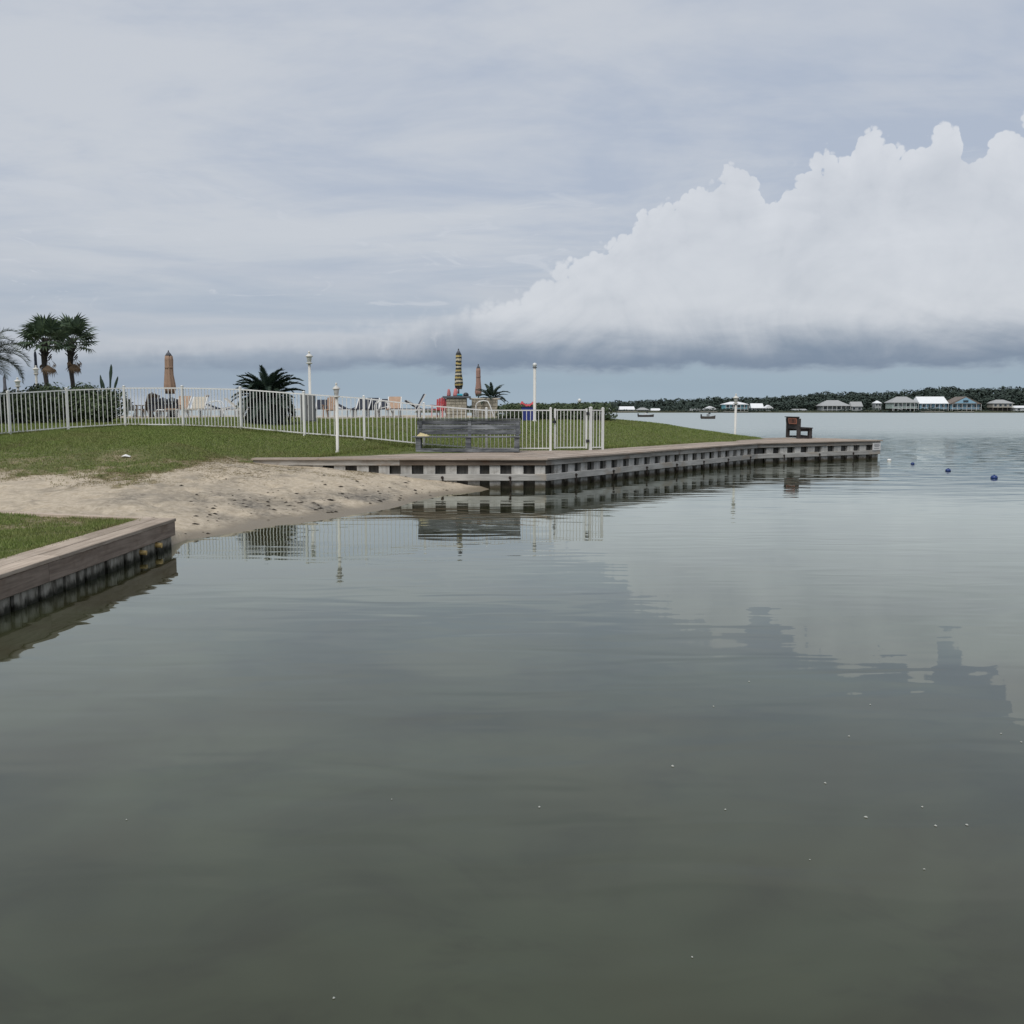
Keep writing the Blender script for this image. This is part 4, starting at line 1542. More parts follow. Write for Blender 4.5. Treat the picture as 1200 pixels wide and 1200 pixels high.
def shrub(name, label, loc, rx, ry, h, n, leaf='hedge_leaf', size=.07, cat='shrub', group=None):
    root = thing(name, label, cat, loc)
    lob = [(rng.uniform(-.6, .6) * rx, rng.uniform(-.6, .6) * ry, h * rng.uniform(.35, .72), rng.uniform(.38, .6)) for _ in range(9)]

    def smp(k):
        i = rng.integers(0, len(lob), k)
        L = np.array(lob)[i]
        d = rng.normal(0, 1, (k, 3)); d /= np.linalg.norm(d, axis=1)[:, None]
        r = rng.uniform(.55, 1.0, k)[:, None]
        P = L[:, :3] + d * r * np.stack([rx * L[:, 3], ry * L[:, 3], h * L[:, 3] * .75], 1)
        P[:, 2] = np.clip(P[:, 2], 0.02, None)
        return P, d
    v, f = leaf_cloud(n, smp, size)
    put('foliage', np_mesh('foliage', v, f, leaf), root)
    m = MB()
    for k in range(6):
        th = k * 1.05
        m.tube([(0, 0, -.1), (math.cos(th) * rx * .25, math.sin(th) * ry * .25, h * .3), (math.cos(th) * rx * .5, math.sin(th) * ry * .5, h * .7)], [.03, .022, .01], 5)
    m.build('stem', 'bark', root)
    return root


shr = [('dark green shrub behind the fence below the drooping palm', 24, 1.05, 1.12), ('dark green shrub behind the fence in front of the left fan palm', 52, 1.1, 1.22),
       ('dark green shrub behind the fence in front of the right fan palm', 84, 1.1, 1.3), ('dark green shrub behind the fence at the right end of the planting', 114, 1.05, 1.25),
       ('dark green shrub behind the fence cut by the left edge', -6, 1.05, 1.0)]
for lb, px, rx, h in shr:
    shrub('shrub', lb, on_ground(px, 32.0), rx, .8, h, 5200, size=.085, group=None)

# broad strap-leaved plants sticking out of the shrubs
def strap_plant(label, loc, n, L, name='agave', lean=1.0, mat='agave_leaf', wd=.06):
    root = thing(name, label, 'plant', loc)
    for i in range(n):
        th = i * 2.39996
        e = R(random.uniform(25, 80))
        l = L * random.uniform(.7, 1.1)
        d = Vector((math.cos(th) * math.cos(e), math.sin(th) * math.cos(e), math.sin(e)))
        sd = Vector((-math.sin(th), math.cos(th), 0))
        pts = [Vector((0, 0, 0)) + d * l * t + Vector((0, 0, -.35 * l * t * t * lean)) + Vector((d.x, d.y, 0)) * (.25 * l * t * t) for t in (0, .3, .6, .85, 1)]
        ws = [wd * .7, wd, wd * .9, wd * .5, .004]
        m = MB()
        vs = []
        for p, w_ in zip(pts, ws):
            vs += [p - sd * w_ + Vector((0, 0, .2 * w_)), p - Vector((0, 0, .3 * w_)), p + sd * w_ + Vector((0, 0, .2 * w_))]
        fs = []
        for k in range(4):
            for q in range(2):
                fs.append((k * 3 + q, k * 3 + q + 1, k * 3 + q + 4, k * 3 + q + 3))
        m.poly(vs, fs, True)
        m.build('leaf', mat, root)
    return root


def raised(px, py, Y):
    return at_y(px, py, Y)


for lb, px, py, n, L in (('blue-green strap-leaved plant left of the left palm trunk', 37, 478, 16, .75), ('blue-green strap-leaved plant between the two fan palms', 66, 477, 16, .7),
                         ('blue-green strap-leaved plant at the foot of the right fan palm', 90, 478, 16, .75)):
    p = on_ground(px, 33.5)
    t = at_y(px, py, 33.5)
    root = strap_plant(lb, (p.x, p.y, p.z), n, L)
    # woody cane carrying the rosette
    hcane = t.z - p.z
    for c in root.children:
        c.location.z += hcane
    MB().tube([(0, 0, -.1), (0.02, 0, hcane * .5), (0, 0, hcane + .05)], [.05, .045, .05], 7).build('stem', 'bark', root)

# spiky dark plant at the end of the shrubs
p = on_ground(127, 32.6)
yu = strap_plant('tall dark banana-like plant with two upright leaves at the end of the shrubs', p, 14, .75, 'upright_plant', .6, 'hedge_leaf', .07)
for lx, h, tw_, bend in ((-0.16, 1.60, .045, -.04), (0.07, 1.96, .06, .12), (0.02, 1.50, .05, -.2), (0.1, 1.55, .05, .3)):
    m = MB()
    vs = []
    for t, w_ in ((0, .02), (.55, .025), (.72, .6), (.85, 1.0), (.95, .7), (1, .05)):
        w2 = tw_ * w_ if w_ > .03 else w_
        q = Vector((lx + bend * t * t, 0, h * t))
        vs += [q + Vector((-w2, .02, 0)), q + Vector((0, -.02, 0)), q + Vector((w2, .02, 0))]
    fs = [(k * 3 + q, k * 3 + q + 1, k * 3 + q + 4, k * 3 + q + 3) for k in range(5) for q in range(2)]
    m.poly(vs, fs, True)
    m.build('upright_leaf', 'sago_leaf', yu)

# clipped hedge right of the gate
hp0, hp1 = at_y(588, 490, 38.6), at_y(722, 490, 37.6)
hd = thing('clipped_hedge', 'long low clipped dark green hedge with rounded end behind the gate', 'hedge', (hp1.x, hp1.y, 1.48))
Lh = (hp1 - hp0).length


def hsm(k):
    t = rng.uniform(0, 1, k) ** .9
    x = -t * (Lh - .5) - .35
    d = rng.normal(0, 1, (k, 3)); d /= np.linalg.norm(d, axis=1)[:, None]
    hgt = 0.62 + 0.03 * np.sin(t * 30)
    P = np.stack([x + d[:, 0] * .42, d[:, 1] * .5, .30 + np.sign(d[:, 2]) * np.abs(d[:, 2]) ** .6 * (hgt - .30)], 1) + rng.normal(0, .03, (k, 3))
    P[:, 2] = np.clip(P[:, 2], .0, None)
    return P, d


v, f = leaf_cloud(14000, hsm, .075)
put('foliage', np_mesh('foliage', v, f, 'hedge_leaf'), hd, None, (0, 0, math.atan2(hp1.y - hp0.y, hp1.x - hp0.x)))
m = MB()
for k in range(9):
    m.tube([(-.4 - k * Lh / 9.2, 0, -.2), (-.4 - k * Lh / 9.2 + .1, 0, .5)], [.03, .015], 5)
m.build('stem', 'bark', hd, None, (0, 0, math.atan2(hp1.y - hp0.y, hp1.x - hp0.x)))

# ------------------------------------------------------------------ pool terrace beyond the fence
PZ = 1.53
tp = MB()
tp.slab([(-34, 41.5), (1.2, 41.5), (2.6, 44), (2.6, 60), (-34, 60)], 1.0, PZ)
tag(tp.build('pool_terrace', 'concrete'), 'pale concrete pool terrace beyond the lawn', kind='structure')
cv = MB()
cv.slab([(-34, 41.25), (1.3, 41.25), (1.3, 41.46), (-34, 41.46)], 1.2, PZ + .035)
tag(cv.build('terrace_kerb', 'cream'), 'cream kerb along the edge of the pool terrace', kind='structure')


def umbrella(label, px, top_py, bot_py, Y, wide, canvas, tip=None, base=True):
    t, b = at_y(px, top_py, Y), at_y(px, bot_py, Y)
    root = thing('closed_umbrella', label, 'umbrella', (t.x, Y, PZ))
    hb, ht = b.z - PZ, t.z - PZ
    w = wide / 2
    fold = lambda th, z: 1 + 0.13 * math.cos(8 * th + z * 1.5) + 0.06 * math.sin(3 * th + 5 * z)
    L = ht - hb
    prof = [(.03, hb + .10 * L), (w * .75, hb), (w, hb + .12 * L), (w * .92, hb + .25 * L), (w * .72, hb + .45 * L), (w * .66, hb + .62 * L), (w * .70, hb + .80 * L), (w * .62, hb + .90 * L)]
    tipm = [(w * .62, hb + .90 * L), (w * .42, hb + .95 * L), (.02, ht)]
    MB().lathe(prof, 32, wob=fold).build('canopy', canvas, root)
    MB().lathe(tipm, 16).build('canopy_tip', tip or canvas, root)
    MB().tube([(0, 0, 0), (0, 0, ht + .05)], .028, 8).build('pole', 'dark_metal', root)
    MB().lathe([(w * .74, hb + .60 * L), (w * .76, hb + .61 * L), (w * .76, hb + .64 * L), (w * .74, hb + .65 * L)], 16).build('tie_band', canvas, root)
    if base:
        MB().lathe([(.26, 0), (.26, .05), (.06, .09), (.05, .3)], 14).build('base', 'dark_metal', root)
    return root


umbrella('closed tan patio umbrella with grey tip behind the left of the fence', 197.3, 412, 461.5, 44, .50, 'tan_canvas', 'grey_canvas')
umbrella('closed black and cream striped umbrella above the stone counter', 537.3, 410, 456, 43, .36, 'striped_canvas', 'grey_canvas')
umbrella('closed rose-tan umbrella beside the planter palm', 560.5, 428, 464, 46, .30, 'rose_canvas', 'grey_canvas')
umbrella('slim dark closed umbrella left of the fan palms', 41, 411, 440, 47, .17, 'navy_canvas')
umbrella('slim dark closed umbrella beside the lamp on the left terrace edge', 5, 440, 462, 52, .2, 'grey_canvas')


def chaise(label, px, Y, rz, back=45, sling='sling_dark', frame='plastic_white', hgt=.36):
    p = at_y(px, 485, Y)
    r = thing('sun_lounger', label, 'sun lounger', (p.x, Y, PZ), rz, 'loungers on the pool terrace')
    for s in (-1, 1):
        MB().bar((-.75, s * .30, hgt), (.65, s * .30, hgt), .05, .05).build('side_rail', frame, r)
    for x in (-.6, .5):
        for s in (-1, 1):
            MB().box((x, s * .30, hgt / 2 - .012), (.05, .05, hgt - .024)).build('leg', frame, r)
    MB().box((-.15, 0, hgt + .035), (1.2, .54, .05), None, .01).build('seat', sling, r)
    a = R(back)
    e = Vector((.45 + math.cos(a) * .75, 0, hgt + .05 + math.sin(a) * .75))
    MB().bar((.45, 0, hgt + .05), e, .54, .05).build('backrest', sling, r)
    for s in (-1, 1):
        MB().bar((.45, s * .30, hgt + .03), e + Vector((.02, s * .30, .0)), .045, .05).build('back_frame', frame, r)
    return r


chaise('dark lounger lying nearly flat right of the tan umbrella', 249, 46, R(10), 12)
chaise('dark lounger with low back beside the big sago palm', 266, 47, R(170), 18)
chaise('dark lounger just right of the short beige lamp post', 402, 45.5, R(15), 20)
chaise('dark lounger standing behind the fence post left of the handrail', 415, 47, R(165), 25)
chaise('dark lounger with low back left of the pool handrail', 431, 45.5, R(8), 14)
chaise('black and white striped lounger with its back raised high', 477, 43.5, R(12), 62, 'sling_dark')
chaise('grey lounger behind the fence just left of the red towel', 503, 44.5, R(200), 30)
chaise('pale lounger with raised back at the right of the umbrella table', 222, 44.5, R(5), 58, 'sling_tan')
chaise('pale lounger in front of the big sago palm', 291, 45.0, R(185), 40, 'cream')

chaise('cream lounger with raised back left of the grey cabinet', 340, 46, R(190), 55, 'cream')
chaise('dark lounger between the grey cabinet and the tan chair', 376, 46, R(95), 35)
chaise('dark lounger end-on left of the thin white pole', 422, 44.2, R(85), 40)
chaise('dark lounger end-on right of the thin white pole', 436, 44.6, R(95), 42)
chaise('dark lounger end-on below the pool handrail', 450, 46.0, R(88), 38)
chaise('tan lounger end-on right of the pool handrail', 461, 44.4, R(92), 48, 'sling_tan')
chaise('dark lounger end-on right of the pink chair', 524, 45.2, R(90), 40)
chaise('tan lounger end-on right of the dining chairs', 208, 43.2, R(86), 50, 'sling_tan')
chaise('cream lounger end-on beside the tan one on the left terrace', 229, 43.0, R(94), 45, 'cream')


def chair(name, label, px, Y, rz, wood='wood_chair', hb=1.05, seat='wood_chair', recl=.25):
    p = at_y(px, 485, Y)
    r = thing(name, label, 'chair', (p.x, Y, PZ), rz)
    for s in (-1, 1):
        MB().bar((-.25, s * .26, 0), (-.22, s * .26, .56), .05, .05, (0, 1, 0)).build('front_leg', wood, r)
        MB().bar((.30, s * .24, 0), (.16, s * .24, .40), .05, .05, (0, 1, 0)).build('rear_leg', wood, r)
        MB().bar((-.30, s * .28, .575), (.30, s * .28, .55), .08, .025).build('armrest', wood, r)
    MB().bar((-.26, 0, .38), (.22, 0, .33), .46, .03).build('seat', seat, r)
    for k in range(5):
        y = -.20 + k * .10
        MB().bar((.20, y, .34), (.20 + recl * (hb - .34), y * 1.12, hb - .04 * abs(k - 2)), .085, .022).build('back_slat', seat, r)
    MB().bar((.30, -.26, .70), (.30, .26, .70), .03, .05).build('back_rail', wood, r)
    return r


chair('slatted_chair', 'tall brown slatted chair left of the umbrella table', 170, 44, R(-25), hb=1.15, recl=.35)
chair('slatted_chair', 'tall brown slatted chair closest to the umbrella table', 175, 45.2, R(-30), hb=1.12, recl=.35)
chair('slatted_chair', 'grey slatted chair farthest left on the terrace', 158, 45, R(160), 'cabinet_grey', .95, 'cabinet_grey', .5)
chair('slatted_chair', 'tan chair behind the short beige lamp post', 387.5, 43.5, R(80), 'sling_tan', 1.0, 'sling_tan', .2)
chair('slatted_chair', 'pink chair behind the fence left of the stone counter', 515, 43, R(70), 'towel_pink', .92, 'towel_red', .2)
chair('slatted_chair', 'pale chair with dark slats right of the tan umbrella', 214, 45.5, R(20), 'cream', 1.0, 'sling_dark', .25)

# dining table under the tan umbrella
p = at_y(194, 485, 44.6)
tb = thing('patio_table', 'dark patio table beside the tan umbrella', 'table', (p.x, 44.6, PZ))
MB().box((0, 0, .74), (1.25, .8, .04), None, .008).build('table_top', 'dark_metal', tb)
for sx in (-1, 1):
    for sy in (-1, 1):
        MB().box((sx * .52, sy * .3, .36), (.05, .05, .72)).build('leg', 'dark_metal', tb)
MB().box((0, -.28, .45), (1.0, .02, .36)).build('side_panel', 'sling_tan', tb)
for i, (dx, lb) in enumerate(((-.42, 'dark dining chair at the left of the patio table'), (.0, 'dark dining chair at the middle of the patio table'), (.44, 'dark dining chair at the right of the patio table'))):
    chair('dining_chair', lb, 194 + dx * 25, 43.6, R(-90), 'dark_metal', .92, 'sling_dark', .15)

# white rail frame in front of the table
q = at_y(196, 485, 42.6)
rf = thing('low_rail', 'low white tubular rail in front of the patio table', 'rail', (q.x, 42.6, PZ))
MB().tube([(-.5, 0, 0), (-.5, 0, .32), (-.45, 0, .36), (.45, 0, .36), (.5, 0, .32), (.5, 0, 0)], .02, 6).build('rail_tube', 'white_paint', rf)

# pool handrails
for px, Y, lb in ((449, 43.5, 'curved white pool handrail left of the striped lounger'), (254, 43.5, 'curved pool handrail right of the tan umbrella'), (567, 42.8, 'curved white handrail in front of the stone planter')):
    q = at_y(px, 485, Y)
    hr = thing('pool_handrail', lb, 'handrail', (q.x, Y, PZ))
    for k, s in enumerate((-.22, .22)):
        pts = [(-.35, s, 0), (-.35, s, .55)] + [(-.35 + .35 * (1 - math.cos(t)), s, .55 + .22 * math.sin(t)) for t in (0.5, 1.0, 1.57, 2.1)] + [(.28, s, .55), (.42, s, .15), (.42, s, 0)]
        MB().tube(pts, .022, 7).build('rail_tube', 'white_paint', hr)

# stone counter with dark slab
q = at_y(535, 485, 42.6)
ctn = thing('stone_counter', 'stone outdoor counter with dark slab top under the striped umbrella', 'counter', (q.x, 42.6, PZ))
sx = (548 - 522) * 42.6 / 1110
MB().box((0, .35, .44), (sx - .12, .8, .88)).build('core', 'stone_beige', ctn)
for r in range(6):
    xw = -sx / 2 + .05
    k = 0
    while xw < sx / 2 - .08:
        wl = random.uniform(.13, .26)
        wl = min(wl, sx / 2 - .05 - xw)
        MB().box((xw + wl / 2, -.065, .07 + r * .145), (wl - .012, .05 + random.uniform(0, .02), .13), None, .01).build('stone', 'stone_beige', ctn)
        xw += wl
MB().box((0, .33, .93), (sx + .22, 1.05, .08), None, .012).build('slab_top', 'counter_slab', ctn)
g = MB().lathe([(.02, 0), (.12, .0), (.13, .06), (.10, .12), (.05, .15), (.0, .16)], 12)
tag(g.build('dark_bowl', 'dark_metal', None, (q.x + .42, 42.7, PZ + .972)), 'black bowl on the right end of the stone counter', 'bowl')
for px, lb, mt, w_, h_ in ((526, 'upright pink rolled towel at the left of the stone counter', 'towel_pink', .09, .30), (534, 'pink rolled towel leaning beside the umbrella pole', 'towel_pink', .12, .32)):
    a_ = at_y(px, 485, 42.8)
    m = MB().lathe([(w_ * .9, 0), (w_, .05), (w_ * .8, h_ * .6), (w_ * .5, h_), (.01, h_ + .02)], 12, wob=lambda th, z: 1 + .15 * math.sin(3 * th + 9 * z))
    tag(m.build('rolled_towel', mt, None, (a_.x, 42.8, PZ + .972)), lb, 'towel')
a_ = at_y(539, 485, 42.5)
m = MB().box((0, 0, .05), (.24, .18, .10), None, .03)
tag(m.build('folded_towel', 'towel_teal', None, (a_.x, 42.5, PZ + .972)), 'teal folded towel in the middle of the stone counter', 'towel')

# stone planter with a small sago palm
q = at_y(568, 485, 43.6)
pl = thing('stone_planter', 'beige stone block planter right of the counter', 'planter', (q.x, 43.6, PZ))
sx = (583 - 550) * 43.6 / 1110
MB().box((0, .3, .40), (sx - .12, .7, .80)).build('core', 'stone_beige', pl)
for r in range(5):
    xw = -sx / 2 + .05
    while xw < sx / 2 - .08:
        wl = min(random.uniform(.16, .32), sx / 2 - .05 - xw)
        MB().box((xw + wl / 2, -.065, .09 + r * .165), (wl - .014, .05 + random.uniform(0, .025), .15), None, .012).build('stone', 'stone_beige', pl)
        xw += wl
MB().box((0, .3, .86), (sx + .1, .86, .07), None, .012).build('coping', 'cream', pl)
q2 = at_y(576, 485, 43.9)
sago('small dark sago palm growing out of the stone planter', (q2.x, 43.9, PZ + .80), 22, .72, .12, -5)

# blue bin with red towel
q = at_y(619, 488, 37.2)
zg = float(ground_z(np.array([q.x]), np.array([q.y]))[0])
bn = thing('blue_bin', 'dark blue bin behind the fence below the red towel', 'bin', (q.x, 37.2, zg))
m = MB()
m.poly([(-.21, -.2, 0), (.21, -.2, 0), (.21, .2, 0), (-.21, .2, 0), (-.26, -.25, .52), (.26, -.25, .52), (.26, .25, .52), (-.26, .25, .52)],
       [(3, 2, 1, 0), (0, 1, 5, 4), (1, 2, 6, 5), (2, 3, 7, 6), (3, 0, 4, 7), (4, 5, 6, 7)])
m.build('body', 'blue_plastic', bn)
MB().box((0, 0, .54), (.56, .54, .035), None, .01).build('lid', 'dark_metal', bn)
m = MB()
tv, tf = [], []
for j in range(7):
    for i in range(13):
        u_, v_ = i / 12, j / 6
        tv.append((-.32 + .64 * u_, -.24 + .48 * v_, .575 + .05 + .13 * max(0, math.sin(u_ * 9 + .6)) * (0.6 + .4 * math.sin(v_ * 3.1)) + random.uniform(-.02, .02) - (.06 if i in (0, 12) or j in (0, 6) else 0)))
for j in range(6):
    for i in range(12):
        q0 = j * 13 + i
        tf.append((q0, q0 + 1, q0 + 14, q0 + 13))
m.poly(tv, tf, True)
tag(m.build('red_towel', 'towel_red', None, (q.x, 37.2, zg)), 'crumpled red towel lying on the blue bin', 'towel')

# grey cabinet and cream box
q = on_ground(361.5, 36.0)
gb = thing('grey_cabinet', 'flat grey utility cabinet behind the fence beside the sago palm', 'cabinet', q)
hcab = at_y(361, 462, 36).z - q.z
MB().box((0, 0, hcab / 2), (.52, .30, hcab), None, 0).build('body', 'cabinet_grey', gb)
for k in (-1, 1):
    MB().box((k * .128, -.158, hcab / 2), (.245, .02, hcab - .08), None, .004).build('door', 'cabinet_grey', gb)
MB().box((.02, -.172, hcab * .55), (.02, .012, .12)).build('handle', 'dark_metal', gb)

# slim pool pole on its stand
q = at_y(427.5, 485, 44)
pp = thing('flag_pole', 'thin white pole standing on the terrace left of the handrail', 'pole', (q.x, 44, PZ))
MB().tube([(0, 0, 0), (0, 0, .95)], .018, 7).build('pole', 'white_paint', pp)
MB().lathe([(.16, 0), (.16, .04), (.03, .07)], 10).build('base', 'white_paint', pp)

# ------------------------------------------------------------------ litter and wrack
q = at_z(147, 523.5, 1.08)
q.z = float(ground_z(np.array([q.x]), np.array([q.y]))[0])
m = MB()
m.poly([(-.10, -.03, .02), (.0, -.05, .035), (.10, -.02, .012), (.09, .05, .03), (0, .06, .06), (-.09, .05, .04), (0, 0, .075)], [(0, 1, 6), (1, 2, 6), (2, 3, 6), (3, 4, 6), (4, 5, 6), (5, 0, 6), (5, 4, 3, 2, 1, 0)])
tag(m.build('paper_scrap', 'litter_white', None, q), 'white scrap of paper lying on the grass slope', 'litter')

dv, df_ = [], []
def chunk(x, y, s):
    z = float(ground_z(np.array([x]), np.array([y]))[0])
    b = len(dv)
    a = random.uniform(0, 6.28)
    for i in range(6):
        th = a + i * 1.047
        r = s * random.uniform(.5, 1.2)
        dv.append((x + math.cos(th) * r * 1.6, y + math.sin(th) * r, z + random.uniform(-.004, .006)))
    dv.append((x, y, z + s * random.uniform(.3, .7)))
    for i in range(6):
        df_.append((b + i, b + (i + 1) % 6, b + 6))


for _ in range(300):
    t = random.random()
    px, py = 215 + 330 * t, np.interp(t, [0, .3, .6, .85, 1], [606, 592, 583, 570, 562]) + random.gauss(0, 5.5)
    if random.random() < .35:
        py -= random.uniform(0, 25)
    w_ = at_z(px, py, .18)
    if float(ground_z(np.array([w_.x]), np.array([w_.y]))[0]) > 0.02:
        chunk(w_.x, w_.y, random.choice([.008, .012, .015, .02, .035]))
for px, py, s in ((387, 588, .07), (445, 584, .06), (478, 568, .05), (475, 570, .05), (486, 573, .05), (427, 580, .04), (213, 588, .04), (430, 583, .045), (507, 576, .04), (228, 613, .05), (243, 616, .03)):
    w_ = at_z(px, py, .15)
    chunk(w_.x, w_.y, s)
tag(put('beach_wrack', np_mesh('beach_wrack', np.array(dv), np.array(df_), 'debris_dark')), 'scattered dark weed and twigs on the sand', 'debris', kind='stuff')

fv, ff = [], []
for px, py, s in ((788, 898, .016), (632, 946, .01), (850, 949, .009), (967, 918, .012), (1015, 958, .014), (1081, 946, .01), (1096, 968, .013), (1133, 967, .011), (1083, 1019, .008), (148, 961, .007),
                  (995, 863, .012), (1020, 826, .01), (836, 828, .01), (878, 799, .013), (391, 1170, .008), (811, 1122, .006), (949, 1008, .006), (1173, 860, .01), (459, 937, .006), (1197, 870, .012)):
    w_ = at_z(px, py, 0)
    b = len(fv)
    for i in range(6):
        th = i * 1.047
        r = s * .7 * random.uniform(.5, 1.2)
        fv.append((w_.x + math.cos(th) * r, w_.y + math.sin(th) * r, .002))
    fv.append((w_.x, w_.y, .004 + s * .3))
    for i in range(6):
        ff.append((b + i, b + (i + 1) % 6, b + 6))
tag(put('floating_flecks', np_mesh('floating_flecks', np.array(fv), np.array(ff), 'foam_fleck')), 'tiny pale flecks floating on the near water', 'flecks', kind='stuff')

# ------------------------------------------------------------------ float line
def buoy(label, px, py, d, mat):
    w_ = at_z(px, py, 0)
    r = thing('buoy', label, 'buoy', (w_.x, w_.y, 0.012), 0.3)
    r.scale = (1, 1, .85)
    k = d / 2
    prof = [(.15 * k, -.75 * k), (.65 * k, -.6 * k), (.95 * k, -.2 * k), (k, .15 * k), (.88 * k, .55 * k), (.55 * k, .85 * k), (.2 * k, .95 * k)]
    MB().lathe(prof, 16).build('float', mat, r)
    MB().lathe([(.24 * k, .90 * k), (.24 * k, 1.06 * k), (.12 * k, 1.1 * k), (.0, 1.1 * k)], 10).build('rope_collar', 'rope_dark', r)


buoy('white round buoy floating off the tip of the pier', 1042, 540, .16, 'buoy_white')
buoy('small blue float closest to the white buoy', 1069.5, 544, .13, 'buoy_blue')
buoy('blue float in the middle of the float line', 1111, 552, .165, 'buoy_blue')
buoy('blue float nearest the right edge', 1165, 560.5, .19, 'buoy_blue')

# ------------------------------------------------------------------ far shore
YF = 585.0
fs = MB()
xs = np.linspace(-60, 520, 60)
vs, fc = [], []
prof = [(YF - 3, -1.5), (YF, .15), (YF + 5, .9), (YF + 25, 1.6), (YF + 400, 3.0)]
for x in xs:
    for (yy, zz) in prof:
        vs.append((x, yy + (2.5 * math.sin(x * .06) if yy < YF + 20 else 0), zz))
kp = len(prof)
for i in range(len(xs) - 1):
    for j in range(kp - 1):
        fc.append((i * kp + j, (i + 1) * kp + j, (i + 1) * kp + j + 1, i * kp + j + 1))
fs.poly(vs, fc, True)
solid('shore_earth', (0.075, 0.078, 0.048), .95, .3, .1, .2)
tag(fs.build('far_shore', 'shore_earth'), 'low wooded bank across the lagoon', kind='structure')

TOP = ([560, 620, 682, 729, 780, 850, 900, 935, 960, 1000, 1050, 1080, 1092, 1115, 1150, 1200, 1330], [477, 475, 472.5, 470.5, 468, 466.5, 465.5, 463, 459.5, 460.5, 459, 455.5, 453.5, 455.5, 455, 454, 453])


def crown_faces(cx, cy, z0, z1, r, n, s):
    d = rng.normal(0, 1, (n, 3)); d /= np.linalg.norm(d, axis=1)[:, None]
    rr = rng.uniform(.72, 1.0, n)[:, None]
    zc, hz = (z0 + z1) / 2, (z1 - z0) / 2
    P = np.array([cx, cy, zc]) + d * rr * np.array([r, r, hz])
    return P, d


PP, DD = [], []
for layer, (dy, drop, count) in enumerate(((170, 0.0, 210), (95, 1.6, 190), (40, 6.0, 150))):
    for i in range(count):
        px = 545 + (1345 - 545) * (i + rng.uniform(-.4, .4)) / count
        Y = YF + dy + rng.uniform(-22, 22)
        topy = np.interp(px, *TOP) + drop * (1 if layer == 2 else .6) + rng.normal(0, 1.0) + (rng.uniform(0, 2.6) if layer else -.2)
        zt = EYE + (480 - topy) * Y / FPX
        if zt < 4: zt = 4
        r = rng.uniform(3.0, 5.4) * (.8 if layer == 2 else 1)
        hh_ = min(zt * .62, rng.uniform(6, 10))
        X = (px - 600) * Y / FPX
        a_, b_ = crown_faces(X, Y, zt - hh_, zt, r, 95, 1)
        PP.append(a_); DD.append(b_)
        a_, b_ = crown_faces(X + rng.uniform(-2, 2), Y, max(.5, zt - hh_ * 2.0), zt - hh_ * .6, r * .95, 60, 1)
        PP.append(a_); DD.append(b_)
PP, DD = np.concatenate(PP), np.concatenate(DD)
v, f = leaf_cloud(len(PP), lambda k: (PP, DD), 1.6, .9)
tag(put('far_wood', np_mesh('far_wood', v, f, 'far_leaf')), 'dark line of woodland along the far shore', 'wood', kind='stuff')
# waterside scrub in front of the houses
n = 5200
px = rng.uniform(690, 1250, n)
Y = YF + rng.uniform(1.5, 6, n)
lump = np.clip(vnoise(px * .09, px * 0 + 3) + .35, 0, 1)
P = np.stack([(px - 600) * Y / FPX, Y, .3 + rng.uniform(0, 1, n) * (0.5 + 3.2 * lump ** 1.5)], 1)
v, f = leaf_cloud(n, lambda k: (P, rng.normal(0, 1, (k, 3))), .75, .5)
tag(put('waterside_scrub', np_mesh('waterside_scrub', v, f, 'far_leaf')), 'low scrub along the far waterline', 'scrub', kind='stuff')

for nm, c in (('roof_white', (.72, .74, .75)), ('roof_grey', (.33, .34, .34)), ('roof_brown', (.17, .145, .125)), ('wall_blue', (.25, .43, .55)), ('wall_aqua', (.20, .48, .55)), ('wall_green', (.42, .50, .46)),
              ('wall_white', (.55, .57, .57)), ('wall_grey', (.30, .32, .33)), ('wall_teal', (.15, .33, .33)), ('wall_sand', (.40, .38, .33))):
    solid(nm, c, .7, .06, .3, .5)
solid('pane', (.03, .04, .05), .15, .1, .6, 1)
solid('stilt_wood', (.12, .11, .10), .9, .2, .1, 2)


